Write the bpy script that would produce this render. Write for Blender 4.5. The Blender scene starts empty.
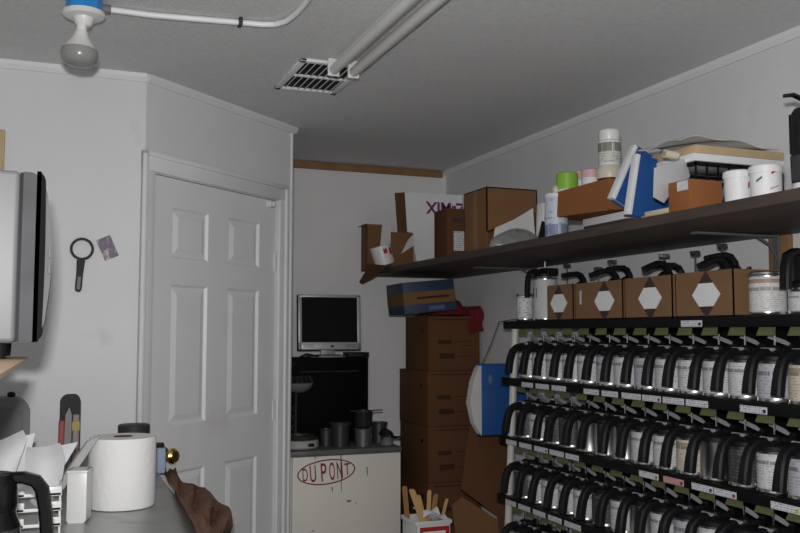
import bpy, bmesh, math, random
from mathutils import Vector, Matrix, Euler
random.seed(7)
C = bpy.context.scene.collection
PI = math.pi
H = 1.42            # camera height
CEIL = 2.42
# ------------------------------------------------------------------ camera (solved from the room's own lines)
F_PX, PITCH, YAW, ROLL = 891.7, 0.0740660, 0.373727, 0.00071
fw = Vector((math.sin(YAW)*math.cos(PITCH), math.cos(YAW)*math.cos(PITCH), math.sin(PITCH)))
rt0 = Vector((math.cos(YAW), -math.sin(YAW), 0)); up0 = rt0.cross(fw)
rt = math.cos(ROLL)*rt0 + math.sin(ROLL)*up0
upv = -math.sin(ROLL)*rt0 + math.cos(ROLL)*up0
O = Vector((0, 0, H))
cam_d = bpy.data.cameras.new('camera'); cam = bpy.data.objects.new('camera', cam_d); C.objects.link(cam)
cam_d.sensor_width = 36; cam_d.lens = F_PX/800*36; cam_d.clip_start = .05
Mc = Matrix((rt, upv, -fw)).transposed().to_4x4(); Mc.translation = O
cam.matrix_world = Mc
bpy.context.scene.camera = cam
def ray(x, y): return rt*((x-400)/F_PX) - upv*((y-266.5)/F_PX) + fw
def atx(x, y, X): d = ray(x, y); return O + d*(X/d.x)
def aty(x, y, Y): d = ray(x, y); return O + d*(Y/d.y)
def atz(x, y, Z): d = ray(x, y); return O + d*((Z-H)/d.z)
def onp(x, y, p0, n): d = ray(x, y); return O + d*((p0-O).dot(n)/d.dot(n))

# ------------------------------------------------------------------ materials
def srgb(c): return tuple((v/12.92 if v <= .04045 else ((v+.055)/1.055)**2.4) for v in c)
MATS = {}
def mat(name, rgb, rough=.6, metal=0, var=.08, vscale=8, bump=0, bscale=60, spec=.5, coat=0, trans=0, alpha=1):
    if name in MATS: return MATS[name]
    m = bpy.data.materials.new(name); m.use_nodes = True
    nt = m.node_tree; b = nt.nodes['Principled BSDF']
    b.inputs['Roughness'].default_value = rough; b.inputs['Metallic'].default_value = metal
    b.inputs['Specular IOR Level'].default_value = spec
    b.inputs['Coat Weight'].default_value = coat
    b.inputs['Transmission Weight'].default_value = trans
    b.inputs['Alpha'].default_value = alpha
    tc = nt.nodes.new('ShaderNodeTexCoord')
    n = nt.nodes.new('ShaderNodeTexNoise'); n.inputs['Scale'].default_value = vscale; n.inputs['Detail'].default_value = 5
    nt.links.new(tc.outputs['Object'], n.inputs['Vector'])
    r = nt.nodes.new('ShaderNodeMix'); r.data_type = 'RGBA'
    r.inputs['A'].default_value = (*[max(0, c*(1-var*2)) for c in rgb], 1)
    r.inputs['B'].default_value = (*[min(1, c*(1+var*2)) for c in rgb], 1)
    nt.links.new(n.outputs['Fac'], r.inputs['Factor']); nt.links.new(r.outputs['Result'], b.inputs['Base Color'])
    if bump:
        n2 = nt.nodes.new('ShaderNodeTexNoise'); n2.inputs['Scale'].default_value = bscale; n2.inputs['Detail'].default_value = 4
        nt.links.new(tc.outputs['Object'], n2.inputs['Vector'])
        bp = nt.nodes.new('ShaderNodeBump'); bp.inputs['Strength'].default_value = bump; bp.inputs['Distance'].default_value = .01
        nt.links.new(n2.outputs['Fac'], bp.inputs['Height']); nt.links.new(bp.outputs['Normal'], b.inputs['Normal'])
    MATS[name] = m; return m
def stained(m, rgb, scale, lo, hi, stretch=(1, 1, 1)):
    """scuffs and stains with a shape of their own over the base colour"""
    nt = m.node_tree; b = nt.nodes['Principled BSDF']; src = b.inputs['Base Color'].links[0].from_socket
    tc = nt.nodes.new('ShaderNodeTexCoord'); mp = nt.nodes.new('ShaderNodeMapping'); mp.inputs['Scale'].default_value = stretch
    n = nt.nodes.new('ShaderNodeTexNoise'); n.inputs['Scale'].default_value = scale; n.inputs['Detail'].default_value = 8
    nt.links.new(tc.outputs['Object'], mp.inputs['Vector']); nt.links.new(mp.outputs['Vector'], n.inputs['Vector'])
    cr = nt.nodes.new('ShaderNodeMapRange'); cr.inputs['From Min'].default_value = lo; cr.inputs['From Max'].default_value = hi
    nt.links.new(n.outputs['Fac'], cr.inputs['Value'])
    mx = nt.nodes.new('ShaderNodeMix'); mx.data_type = 'RGBA'
    mx.inputs['B'].default_value = (*rgb, 1)
    nt.links.new(cr.outputs['Result'], mx.inputs['Factor']); nt.links.new(src, mx.inputs['A']); nt.links.new(mx.outputs['Result'], b.inputs['Base Color'])
    return m
def printed(name, paper, ink, rows, cols, rough=.5, head=None, band=None):
    """paper label: rows of broken ink lines in UV space"""
    m = bpy.data.materials.new(name); m.use_nodes = True; nt = m.node_tree; b = nt.nodes['Principled BSDF']
    b.inputs['Roughness'].default_value = rough
    uv = nt.nodes.new('ShaderNodeUVMap'); sep = nt.nodes.new('ShaderNodeSeparateXYZ'); nt.links.new(uv.outputs['UV'], sep.inputs['Vector'])
    def M(op, a, c=None, d=None):
        k = nt.nodes.new('ShaderNodeMath'); k.operation = op
        for i, v in enumerate((a, c, d)):
            if v is None: continue
            if isinstance(v, (int, float)): k.inputs[i].default_value = v
            else: nt.links.new(v, k.inputs[i])
        return k.outputs[0]
    vr = M('MULTIPLY', sep.outputs['Y'], rows); fr = M('FRACT', vr); fl = M('FLOOR', vr)
    line = M('MULTIPLY', M('GREATER_THAN', fr, .30), M('LESS_THAN', fr, .68))
    cb = nt.nodes.new('ShaderNodeCombineXYZ'); nt.links.new(M('MULTIPLY', sep.outputs['X'], cols), cb.inputs['X']); nt.links.new(M('MULTIPLY', fl, 7.31), cb.inputs['Y'])
    n = nt.nodes.new('ShaderNodeTexNoise'); n.inputs['Scale'].default_value = 1; n.inputs['Detail'].default_value = 3
    nt.links.new(cb.outputs['Vector'], n.inputs['Vector'])
    word = M('GREATER_THAN', n.outputs['Fac'], .5)
    f = M('MULTIPLY', line, word)
    if head is not None:
        hb = M('MULTIPLY', M('GREATER_THAN', sep.outputs['Y'], head[0]), M('LESS_THAN', sep.outputs['Y'], head[1]))
        n3 = nt.nodes.new('ShaderNodeTexNoise'); n3.inputs['Scale'].default_value = 1.0
        cb3 = nt.nodes.new('ShaderNodeCombineXYZ'); nt.links.new(M('MULTIPLY', sep.outputs['X'], cols*1.3), cb3.inputs['X'])
        nt.links.new(cb3.outputs['Vector'], n3.inputs['Vector'])
        hb = M('MULTIPLY', hb, M('GREATER_THAN', n3.outputs['Fac'], .43))
        f = M('MAXIMUM', M('MULTIPLY', f, .6), hb)
    mx = nt.nodes.new('ShaderNodeMix'); mx.data_type = 'RGBA'; mx.inputs['A'].default_value = (*paper, 1); mx.inputs['B'].default_value = (*ink, 1)
    nt.links.new(M('MULTIPLY', f, .75), mx.inputs['Factor']); out = mx.outputs['Result']
    if band is not None:
        bb = M('MULTIPLY', M('GREATER_THAN', sep.outputs['Y'], band[0]), M('LESS_THAN', sep.outputs['Y'], band[1]))
        m2 = nt.nodes.new('ShaderNodeMix'); m2.data_type = 'RGBA'; m2.inputs['B'].default_value = (*band[2], 1)
        nt.links.new(bb, m2.inputs['Factor']); nt.links.new(out, m2.inputs['A']); out = m2.outputs['Result']
    nt.links.new(out, b.inputs['Base Color'])
    return m

WALL = stained(mat('white_wall_paint', (.68, .68, .685), .55, var=.03, vscale=3, bump=.10, bscale=60), (.42, .41, .40), 3.0, .66, .9)
BWALL = stained(mat('wall_paint_lightened_at_back', (.76, .755, .75), .55, var=.03, vscale=3, bump=.2, bscale=80), (.55, .54, .52), 3.0, .64, .9)  # wall white lightened here to make up for weak light at the back
DWALL = mat('off_white_wall_paint', (.74, .74, .74), .6, var=.03, vscale=3, bump=.2, bscale=80)
CEILM = mat('textured_ceiling_paint', (.70, .70, .70), .8, var=.05, vscale=40, bump=.5, bscale=140)
TRIM = mat('white_trim_paint', (.78, .78, .78), .45, var=.03, vscale=6)
DOORM = stained(mat('door_paint', (.80, .80, .80), .35, var=.03, vscale=4), (.5, .49, .47), 2.5, .6, .95)
RAWWOOD = mat('raw_wood', (.26, .14, .06), .75, var=.2, vscale=12)
FLOORM = stained(mat('grey_concrete_floor', (.22, .215, .21), .6, var=.12, vscale=5, bump=.15), (.1, .1, .1), 4, .5, .8)
BLACKP = mat('black_plastic', (.009, .009, .0105), .5, var=.1, spec=.22)
BLACKG = mat('glossy_black_plastic', (.006, .006, .0065), .2, var=.1, spec=.4)
BLACKM = mat('black_painted_steel', (.006, .006, .006), .5, var=.15, spec=.15)
DGREY = mat('dark_grey_plastic', (.035, .036, .040), .5, spec=.25)
GREYP = mat('grey_plastic', (.17, .17, .17), .5, spec=.3)
STEEL = mat('tin_steel', (.62, .61, .60), .28, 1, var=.05, vscale=20)
BRUSHED = mat('brushed_steel', (.50, .50, .51), .42, 1, var=.06, vscale=30)
GALV = stained(mat('galvanised_sheet', (.42, .43, .41), .38, .85, var=.12, vscale=18), (.20, .19, .16), 9, .55, .8)
CHROME = mat('chrome', (.75, .75, .75), .12, 1, var=.02)
BRASS = mat('brass', (.70, .48, .16), .2, 1, var=.05)
WHITEP = mat('white_plastic', (.72, .72, .71), .35, var=.03)
WHITEE = mat('white_enamel', (.70, .70, .69), .3, var=.02)
PAPER = mat('white_paper', (.78, .79, .80), .8, var=.02)
PAPERG = mat('grey_white_paper', (.60, .60, .59), .8, var=.05)
ROLLM = mat('paper_towel', (.82, .82, .81), .9, var=.02, bump=.3, bscale=50)
CARD = stained(mat('cardboard', (.19, .098, .046), .85, var=.06, vscale=5, spec=.15), (.15, .075, .034), 3, .5, .8)
CARDD = mat('brown_cardboard', (.125, .057, .027), .85, var=.08, vscale=5, spec=.12)
CARDL = mat('light_cardboard', (.225, .128, .068), .85, var=.06, vscale=5, spec=.15)
CARDO = mat('orange_brown_cardboard', (.27, .105, .038), .85, var=.06, vscale=5, spec=.15)
CARDIN = mat('carton_inside_shade_brown', (.20, .12, .07), .9)
WHITEB = mat('white_coated_board', (.86, .86, .87), .5, var=.03)
SHELFW = stained(mat('dark_wood_board', (.055, .038, .030), .65, var=.2, vscale=6), (.035, .027, .023), 5, .45, .7, (8, 1, 8))
TANW = mat('tan_laminate', (.55, .40, .24), .5, var=.06, vscale=4)
STICKW = mat('pale_birch_stick', (.55, .34, .14), .8, var=.08, vscale=15)
PINEW = mat('pine_strip', (.52, .39, .23), .8, var=.1, vscale=12)
BLUE = mat('blue_board', (.010, .075, .27), .5, var=.05)
BLUED = mat('navy_board', (.022, .040, .085), .55, var=.1)
BLUEBOX = mat('blue_electrical_box', (.02, .22, .56), .35)
RED = mat('red_cloth', (.13, .006, .010), .95, var=.2, vscale=20, bump=.4, bscale=40)
REDP = mat('red_plastic', (.42, .02, .02), .4)
REDINK = mat('dark_red_ink', (.25, .014, .020), .5, var=.12, vscale=30)
PURPLE = mat('purple_ink', (.20, .025, .16), .6)
INK = mat('dark_ink', (.05, .03, .025), .7)
FADED = mat('faded_brown_ink', (.055, .028, .018), .8, spec=.1)
GREEN = mat('lime_lid', (.25, .50, .05), .4)
OLIVE = mat('olive_tab', (.125, .138, .062), .55, spec=.2)
PINK = mat('pink_lid', (.60, .38, .40), .45)
CREAM = mat('cream_plastic', (.62, .57, .46), .4)
YELLOW = mat('yellow_label', (.36, .29, .04), .5)
CLOUDY = mat('cloudy_clear_plastic', (.27, .27, .265), .2, var=.2, vscale=25, bump=1.0, bscale=25, alpha=.75)
GLASS = mat('dark_glass', (.10, .10, .10), .05, var=.1, trans=.6)
CABM = stained(mat('cream_white_cabinet', (.76, .73, .66), .5, var=.03, vscale=4), (.40, .37, .30), 5, .6, .85, (1, 1, .4))
DRIP = mat('dried_paint_drip', (.045, .03, .025), .4)
SCREEN = mat('dark_screen', (.004, .004, .004), .55, var=.01, spec=.12)
SILVER = mat('silver_plastic', (.42, .42, .43), .4, .3)
BROWNPAPER = mat('brown_masking_paper', (.17, .075, .035), .75, var=.2, vscale=18, bump=.8, bscale=18)
TUBEM = mat('fluorescent_tube_glass', (.62, .62, .60), .25, var=.02)
LAMPG = mat('frosted_lamp_glass', (.26, .26, .255), .25, var=.06, vscale=20)
MICRO_GLASS = mat('door_glass_painted_sheen', (.135, .142, .138), .5, var=.05, spec=.08)  # pale grey stands in for the bright reflection on the curved door glass
MWSTEEL = mat('microwave_steel', (.21, .21, .215), .55, .35, var=.12, vscale=3, spec=.25)
MWDOOR = mat('microwave_door_side', (.075, .075, .08), .6, .2, var=.2, vscale=9, spec=.12)
MWBLACK = mat('matt_black_trim', (.006, .006, .006), .6, spec=.06)

LAB = {
 'white': printed('tin_label_white', (.62, .62, .63), (.12, .12, .13), 13, 30, head=(.70, .80)),
 'grey': printed('tin_label_grey', (.46, .46, .50), (.10, .10, .11), 11, 26, head=(.66, .78)),
 'cream': printed('tin_label_cream', (.62, .55, .44), (.16, .10, .08), 12, 26, head=(.70, .80), band=(.80, .92, (.33, .29, .22))),
 'dark': printed('tin_label_dark', (.045, .045, .05), (.14, .14, .15), 10, 22),
 'big': printed('tin_label_large', (.66, .65, .64), (.20, .18, .18), 16, 30, head=(.60, .70), band=(.82, .94, (.36, .25, .19))),
}
TAGM = {
 'white': printed('rail_tag_white', (.66, .66, .70), (.10, .10, .13), 3, 16),
 'pink': printed('rail_tag_pink', (.62, .33, .35), (.20, .06, .08), 3, 16),
}
PRINTW = printed('white_printed_sticker', (.66, .67, .70), (.15, .15, .17), 9, 12)
PRINTB = printed('blue_white_wrapper', (.52, .57, .66), (.10, .14, .28), 7, 9, head=(.1, .35))
TUBP = printed('tub_wrapper_plain', (.72, .72, .72), (.62, .62, .64), 14, 20)

# ------------------------------------------------------------------ mesh builder
class MB:
    def __init__(s): s.bm = bmesh.new()
    def _xf(s, vs, mx):
        if mx is not None: bmesh.ops.transform(s.bm, matrix=mx, verts=vs)
    def box(s, x0, x1, y0, y1, z0, z1, bev=0, mx=None, seg=2):
        r = bmesh.ops.create_cube(s.bm, size=1); vs = r['verts']
        for v in vs: v.co = Vector(((x0+x1)/2 + v.co.x*(x1-x0), (y0+y1)/2 + v.co.y*(y1-y0), (z0+z1)/2 + v.co.z*(z1-z0)))
        if bev:
            es = list({e for v in vs for e in v.link_edges})
            b = bmesh.ops.bevel(s.bm, geom=es, offset=bev, segments=seg, affect='EDGES', profile=.5)
            vs = list({v for f in b['faces'] for v in f.verts} | {v for v in vs if v.is_valid})
        s._xf(vs, mx); return s
    def lathe(s, prof, seg=24, mx=None, uv=False):
        rings = []; allv = []
        for r, z in prof:
            if r < 1e-6:
                v = s.bm.verts.new((0, 0, z)); rings.append([v]); allv.append(v)
            else:
                ring = [s.bm.verts.new((r*math.cos(2*PI*i/seg), r*math.sin(2*PI*i/seg), z)) for i in range(seg)]
                rings.append(ring); allv += ring
        for a, b in zip(rings, rings[1:]):
            for i in range(seg):
                j = (i+1) % seg
                if len(a) == 1 and len(b) == 1: continue
                if len(a) == 1: s.bm.faces.new((a[0], b[j], b[i]))
                elif len(b) == 1: s.bm.faces.new((a[i], a[j], b[0]))
                else: s.bm.faces.new((a[i], a[j], b[j], b[i]))
        s._xf(allv, mx); return s
    def tube(s, pts, r, seg=10, caps=True):
        pts = [Vector(p) for p in pts]; rings = []; prev = None
        for i, p in enumerate(pts):
            t = (pts[min(i+1, len(pts)-1)] - pts[max(i-1, 0)]).normalized()
            if prev is None:
                a = Vector((0, 0, 1)) if abs(t.z) < .9 else Vector((1, 0, 0)); n = t.cross(a).normalized()
            else:
                n = (prev - t*prev.dot(t)).normalized()
            prev = n; b = t.cross(n)
            rr = r[i] if isinstance(r, (list, tuple)) else r
            rings.append([s.bm.verts.new(p + (n*math.cos(2*PI*k/seg) + b*math.sin(2*PI*k/seg))*rr) for k in range(seg)])
        for a, b in zip(rings, rings[1:]):
            for k in range(seg): s.bm.faces.new((a[k], a[(k+1) % seg], b[(k+1) % seg], b[k]))
        if caps: s.bm.faces.new(rings[0][::-1]); s.bm.faces.new(rings[-1])
        return s
    def strap(s, pts, w, t, side):
        """rectangular section swept along pts; w across 'side', t in the plane of the path; w,t may be lists"""
        pts = [Vector(p) for p in pts]; side = Vector(side).normalized(); rings = []
        for i, p in enumerate(pts):
            d = (pts[min(i+1, len(pts)-1)] - pts[max(i-1, 0)]).normalized(); n = d.cross(side).normalized()
            ww = w[i] if isinstance(w, (list, tuple)) else w; tt = t[i] if isinstance(t, (list, tuple)) else t
            c = min(ww, tt)*.22
            loop = [(ww/2-c, tt/2), (ww/2, tt/2-c), (ww/2, -tt/2+c), (ww/2-c, -tt/2), (-ww/2+c, -tt/2), (-ww/2, -tt/2+c), (-ww/2, tt/2-c), (-ww/2+c, tt/2)]
            rings.append([s.bm.verts.new(p + side*a + n*b) for a, b in loop])
        for a, b in zip(rings, rings[1:]):
            for k in range(8): s.bm.faces.new((a[k], b[k], b[(k+1) % 8], a[(k+1) % 8]))
        s.bm.faces.new(rings[0]); s.bm.faces.new(rings[-1][::-1]); return s
    def prism(s, pts, ext):
        ext = Vector(ext); a = [s.bm.verts.new(Vector(p)) for p in pts]; b = [s.bm.verts.new(Vector(p)+ext) for p in pts]
        s.bm.faces.new(a[::-1]); s.bm.faces.new(b)
        for i in range(len(a)):
            j = (i+1) % len(a); s.bm.faces.new((a[i], a[j], b[j], b[i]))
        return s
    def sheet(s, fn, nu, nv, th=.001):
        """thin curved sheet with real thickness: fn(u,v)->point"""
        g = [[Vector(fn(i/nu, j/nv)) for j in range(nv+1)] for i in range(nu+1)]
        top = []; bot = []
        for i in range(nu+1):
            tr = []; br = []
            for j in range(nv+1):
                du = g[min(i+1, nu)][j] - g[max(i-1, 0)][j]; dv = g[i][min(j+1, nv)] - g[i][max(j-1, 0)]
                n = du.cross(dv); n = n.normalized() if n.length > 1e-9 else Vector((0, 0, 1))
                tr.append(s.bm.verts.new(g[i][j] + n*th/2)); br.append(s.bm.verts.new(g[i][j] - n*th/2))
            top.append(tr); bot.append(br)
        for i in range(nu):
            for j in range(nv):
                s.bm.faces.new((top[i][j], top[i+1][j], top[i+1][j+1], top[i][j+1]))
                s.bm.faces.new((bot[i][j], bot[i][j+1], bot[i+1][j+1], bot[i+1][j]))
        for i in range(nu):
            s.bm.faces.new((top[i][0], bot[i][0], bot[i+1][0], top[i+1][0])); s.bm.faces.new((top[i][nv], top[i+1][nv], bot[i+1][nv], bot[i][nv]))
        for j in range(nv):
            s.bm.faces.new((top[0][j], top[0][j+1], bot[0][j+1], bot[0][j])); s.bm.faces.new((top[nu][j], bot[nu][j], bot[nu][j+1], top[nu][j+1]))
        return s
    def mesh(s, name, m, smooth=True, cyl_uv=False, plane_uv=None):
        bmesh.ops.recalc_face_normals(s.bm, faces=s.bm.faces[:])
        me = bpy.data.meshes.new(name)
        if cyl_uv:
            uvl = s.bm.loops.layers.uv.new('UVMap'); zs = [v.co.z for v in s.bm.verts]; z0, z1 = min(zs), max(zs)
            for f in s.bm.faces:
                ca = f.calc_center_median(); a0 = math.atan2(ca.y, ca.x)
                for l in f.loops:
                    a = math.atan2(l.vert.co.y, l.vert.co.x)
                    while a - a0 > PI: a -= 2*PI
                    while a - a0 < -PI: a += 2*PI
                    l[uvl].uv = (a/(2*PI)+.5, (l.vert.co.z-z0)/(z1-z0))
        if plane_uv:
            uvl = s.bm.loops.layers.uv.new('UVMap'); A, B = (Vector(q) for q in plane_uv)
            us = [v.co.dot(A) for v in s.bm.verts]; vs = [v.co.dot(B) for v in s.bm.verts]
            for f in s.bm.faces:
                for l in f.loops:
                    l[uvl].uv = ((l.vert.co.dot(A)-min(us))/(max(us)-min(us)+1e-9), (l.vert.co.dot(B)-min(vs))/(max(vs)-min(vs)+1e-9))
        s.bm.to_mesh(me); s.bm.free()
        me.materials.append(m)
        if smooth:
            for p in me.polygons: p.use_smooth = True
            me.set_sharp_from_angle(angle=math.radians(35))
        return me
    def build(s, name, m, parent=None, loc=(0, 0, 0), rot=None, **k):
        o = bpy.data.objects.new(name, s.mesh(name, m, **k)); C.objects.link(o); o.location = loc
        if rot: o.rotation_euler = rot
        if parent: o.parent = parent
        return o
def tag(o, label, cat, group=None):
    o['label'] = label; o['category'] = cat
    if group: o['group'] = group
    return o
def thing(name, label, cat, loc=(0, 0, 0), rot=(0, 0, 0), group=None):
    o = bpy.data.objects.new(name, None); C.objects.link(o); o.location = loc; o.rotation_euler = rot; o.empty_display_size = .1
    return tag(o, label, cat, group)
def struct(o): o['kind'] = 'structure'; return o
def dup(root, loc, rot=None, label=None):
    r = root.copy(); C.objects.link(r); r.location = loc
    if rot is not None: r.rotation_euler = rot
    if label: r['label'] = label
    for ch in list(root.children):
        c = ch.copy(); C.objects.link(c); c.parent = r
        for g in list(ch.children):
            d = g.copy(); C.objects.link(d); d.parent = c
    return r
def text_obj(txt, size, m, name, parent, mx, xs=1.0, depth=.0012, bold=0.0):
    cu = bpy.data.curves.new(name, 'FONT'); cu.body = txt; cu.size = size; cu.extrude = depth; cu.offset = bold; cu.align_x = 'CENTER'; cu.align_y = 'CENTER'
    t = bpy.data.objects.new('tmp_text', cu); C.objects.link(t)
    dg = bpy.context.evaluated_depsgraph_get(); me = bpy.data.meshes.new_from_object(t.evaluated_get(dg))
    bpy.data.objects.remove(t); bpy.data.curves.remove(cu)
    me.transform(mx @ Matrix.Diagonal((xs, 1, 1, 1))); me.materials.clear(); me.materials.append(m)
    o = bpy.data.objects.new(name, me); C.objects.link(o); o.parent = parent; return o
ORD = ['first', 'second', 'third', 'fourth', 'fifth', 'sixth', 'seventh', 'eighth', 'ninth', 'tenth', 'eleventh', 'twelfth', 'thirteenth', 'fourteenth', 'fifteenth', 'sixteenth', 'seventeenth']

# ------------------------------------------------------------------ the room
XR, YB, YL = 2.268, 5.0, 3.53
XL, YN = -1.7, -1.3
A = Vector((.326, 3.53, 0)); B = Vector((1.074, 4.187, 0)); u = (B-A).normalized(); ANG = math.atan2(u.y, u.x); LW = (B-A).length
T = .1
struct(MB().box(XL-T, XR+T, YN-T, YB+T, -.1, 0).build('floor', FLOORM))
struct(MB().box(XL-T, XR+T, YN-T, YB+T, CEIL, CEIL+.1).build('ceiling', CEILM))
struct(MB().box(XL, A.x, YL, YL+T, 0, CEIL).build('wall_left', WALL))
struct(MB().box(B.x-T, B.x, B.y, YB, 0, CEIL).build('wall_recess', DWALL))
struct(MB().box(B.x-T, XR, YB, YB+T, 0, CEIL).build('wall_back', BWALL))
struct(MB().box(XR, XR+T, YN, YB+T, 0, CEIL).build('wall_right', WALL))
struct(MB().box(XL-T, XL, YN, YL+T, 0, CEIL).build('wall_side', DWALL))
struct(MB().box(XL-T, XR+T, YN-T, YN, 0, CEIL).build('wall_front', DWALL))
D0, D1, DTOP = .05, .878, H+.6185
wm = MB().box(0, D0-.012, 0, T, 0, CEIL).box(D1+.012, LW, 0, T, 0, CEIL).box(D0-.012, D1+.012, 0, T, DTOP+.012, CEIL)
struct(wm.build('wall_corner', DWALL, loc=A, rot=(0, 0, ANG)))
# crown strips
def crown(name, p, q, n, h=.031, d=.02, m=TRIM):
    p = Vector(p); q = Vector(q); n = Vector(n)
    b = MB().prism([p, p+n*d, p+n*d+Vector((0, 0, -h*.5)), p+n*d*.45+Vector((0, 0, -h)), p+Vector((0, 0, -h))], q-p)
    return struct(b.build(name, m, smooth=False))
nA = Vector((u.y, -u.x, 0))
crown('trim_1', (XL, YL, CEIL), (A.x, YL, CEIL), (0, -1, 0))
crown('trim_2', (A.x, A.y, CEIL), (B.x+.02, B.y+.017, CEIL), nA)
crown('trim_3', (XR, YN, CEIL), (XR, YB, CEIL), (-1, 0, 0))
struct(MB().box(B.x, XR-.03, YB-.022, YB, CEIL-.045, CEIL-.004, .003).build('trim_4', RAWWOOD))
# vertical seam bead where the angled wall ends
struct(MB().box(LW-.006, LW+.006, -.008, .01, 0, CEIL-.03, .002).build('trim_5', TRIM, loc=A, rot=(0, 0, ANG)))
# door frame and casing
cs = MB()
for x0, x1 in ((-.023, D0-.006), (D1+.006, .945)):
    cs.box(x0, x1, -.016, 0, 0, H+.70, .004); lo, hi = (x0, x0+.02) if x0 < .4 else (x1-.02, x1)
    cs.box(lo, hi, -.026, 0, 0, H+.70, .005)
cs.box(-.023, .945, -.0165, 0, DTOP+.006, H+.70, .004); cs.box(-.023, .945, -.026, 0, H+.68, H+.70, .005)
cs.box(D0-.012, D0-.002, 0, T, 0, DTOP+.01).box(D1+.002, D1+.012, 0, T, 0, DTOP+.01).box(D0-.012, D1+.012, 0, T, DTOP+.003, DTOP+.012)
struct(cs.build('trim_6', TRIM, loc=A, rot=(0, 0, ANG)))
# six-panel door
door = thing('door_1', 'white six panel door in the angled corner wall', 'door', A, (0, 0, ANG)); struct(door); del door['label']; del door['category']
dm = MB()
cols = [(.162, .388), (.522, .748)]; rows = [(-1.20, -.552), (-.368, .192), (.298, .502)]
ys = .004
xs_ = sorted([D0, D1] + [c for q in cols for c in q]); zs_ = sorted([.02-H, .6185] + [c for q in rows for c in q])
for i in range(len(xs_)-1):
    for j in range(len(zs_)-1):
        c = (xs_[i], xs_[i+1]); r_ = (zs_[j], zs_[j+1])
        if c in cols and r_ in rows:
            def rect(ins, y): return [Vector((c[0]+ins, y, H+r_[0]+ins)), Vector((c[1]-ins, y, H+r_[0]+ins)), Vector((c[1]-ins, y, H+r_[1]-ins)), Vector((c[0]+ins, y, H+r_[1]-ins))]
            L = [[dm.bm.verts.new(p) for p in rect(a, b)] for a, b in ((0, ys), (.010, ys+.010), (.016, ys+.010), (.040, ys+.002))]
            for a, b in zip(L, L[1:]):
                for k in range(4): dm.bm.faces.new((a[k], a[(k+1) % 4], b[(k+1) % 4], b[k]))
            dm.bm.faces.new(L[-1])
        else:
            vs = [dm.bm.verts.new(p) for p in ((c[0], ys, H+r_[0]), (c[1], ys, H+r_[0]), (c[1], ys, H+r_[1]), (c[0], ys, H+r_[1]))]; dm.bm.faces.new(vs)
bmesh.ops.remove_doubles(dm.bm, verts=dm.bm.verts[:], dist=1e-5)
dm.box(D0+.0005, D1-.0005, ys+.012, ys+.04, .02, DTOP-.0005)
for a, b, c_, d in ((D0, D0, .02, DTOP), (D1, D1, .02, DTOP)):
    vs = [dm.bm.verts.new(p) for p in ((a, ys, c_), (a, ys+.04, c_), (a, ys+.04, d), (a, ys, d))]; dm.bm.faces.new(vs)
dm.build('door_panel', DOORM, door, smooth=False)
kx = .135; kz = H-.478
Ry = Matrix.Rotation(PI/2, 4, 'X')
kn = MB().lathe([(0, 0), (.032, 0), (.032, .006), (.014, .010), (.012, .030), (.024, .036), (.030, .046), (.030, .056), (.022, .066), (0, .068)], 24, Matrix.Translation((kx, ys, kz)) @ Ry)
kn.build('door_knob', BRASS, door)
for hz in (.33, -.36, -1.1):
    MB().tube([(D1+.004, -.012, H+hz-.045), (D1+.004, -.012, H+hz+.045)], .007, 10).lathe([(0, .045), (.009, .045), (.006, .055), (0, .056)], 10, Matrix.Translation((D1+.004, -.012, H+hz))).box(D1-.014, D1+.004, -.001, ys+.0, H+hz-.045, H+hz+.045).build('hinge', TRIM, door)
MB().box(.805, .845, -.018, ys+.002, DTOP-.035, DTOP-.004, .004).tube([(.825, -.022, DTOP-.03), (.825, -.022, DTOP-.008)], .005, 8).build('door_catch', WHITEP, door)

# ------------------------------------------------------------------ ceiling fittings
cb = atz(84, 13, H+.95); cx, cy = cb.x, cb.y
L0 = thing('ceiling_lamp_holder', 'unlit flood bulb in white holder under blue ceiling box', 'ceiling lamp', (cx, cy, CEIL))
MB().lathe([(0, 0), (.052, 0), (.052, -.05), (0, -.05)], 8).build('junction_box', BLUEBOX, L0)
MB().lathe([(0, -.048), (.060, -.048), (.062, -.056), (.056, -.062), (.030, -.066), (.024, -.085), (.019, -.09), (0, -.09)], 28).build('socket', WHITEP, L0)
bm_ = MB().lathe([(0, -.085), (.015, -.085), (.015, -.108), (.018, -.111), (.019, -.118), (.030, -.138), (.045, -.160), (.052, -.168)], 28)
bulb = bm_.build('flood_bulb', WHITEP, L0, rot=(math.radians(-3), math.radians(3), 0))
MB().lathe([(.052, -.168), (.0535, -.180), (.051, -.197), (.041, -.210), (.022, -.217), (0, -.219)], 28).build('lens', LAMPG, bulb)
# conduit
cp = [atz(x, y, CEIL-.014) for x, y in ((104, 9), (120, 11), (150, 15), (185, 18), (215, 20.5), (240, 22.5), (262, 24.5), (275, 24.5), (287, 21), (297, 13), (305, 4), (313, -8), (330, -35))]
cd = thing('electrical_conduit', 'white painted conduit bending along the ceiling from the blue box', 'conduit', cp[0])
loc = [p-cp[0] for p in cp]
MB().tube(loc, .0095, 12).build('pipe', TRIM, cd)
MB().tube([loc[0]-(loc[1]-loc[0]).normalized()*.018, loc[0]+(loc[1]-loc[0]).normalized()*.02], .014, 12).build('connector', GREYP, cd)
k_ = loc[5]; MB().box(k_.x-.006, k_.x+.006, k_.y-.018, k_.y+.018, k_.z-.012, k_.z+.0135, .002).build('clamp', DGREY, cd)
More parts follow.
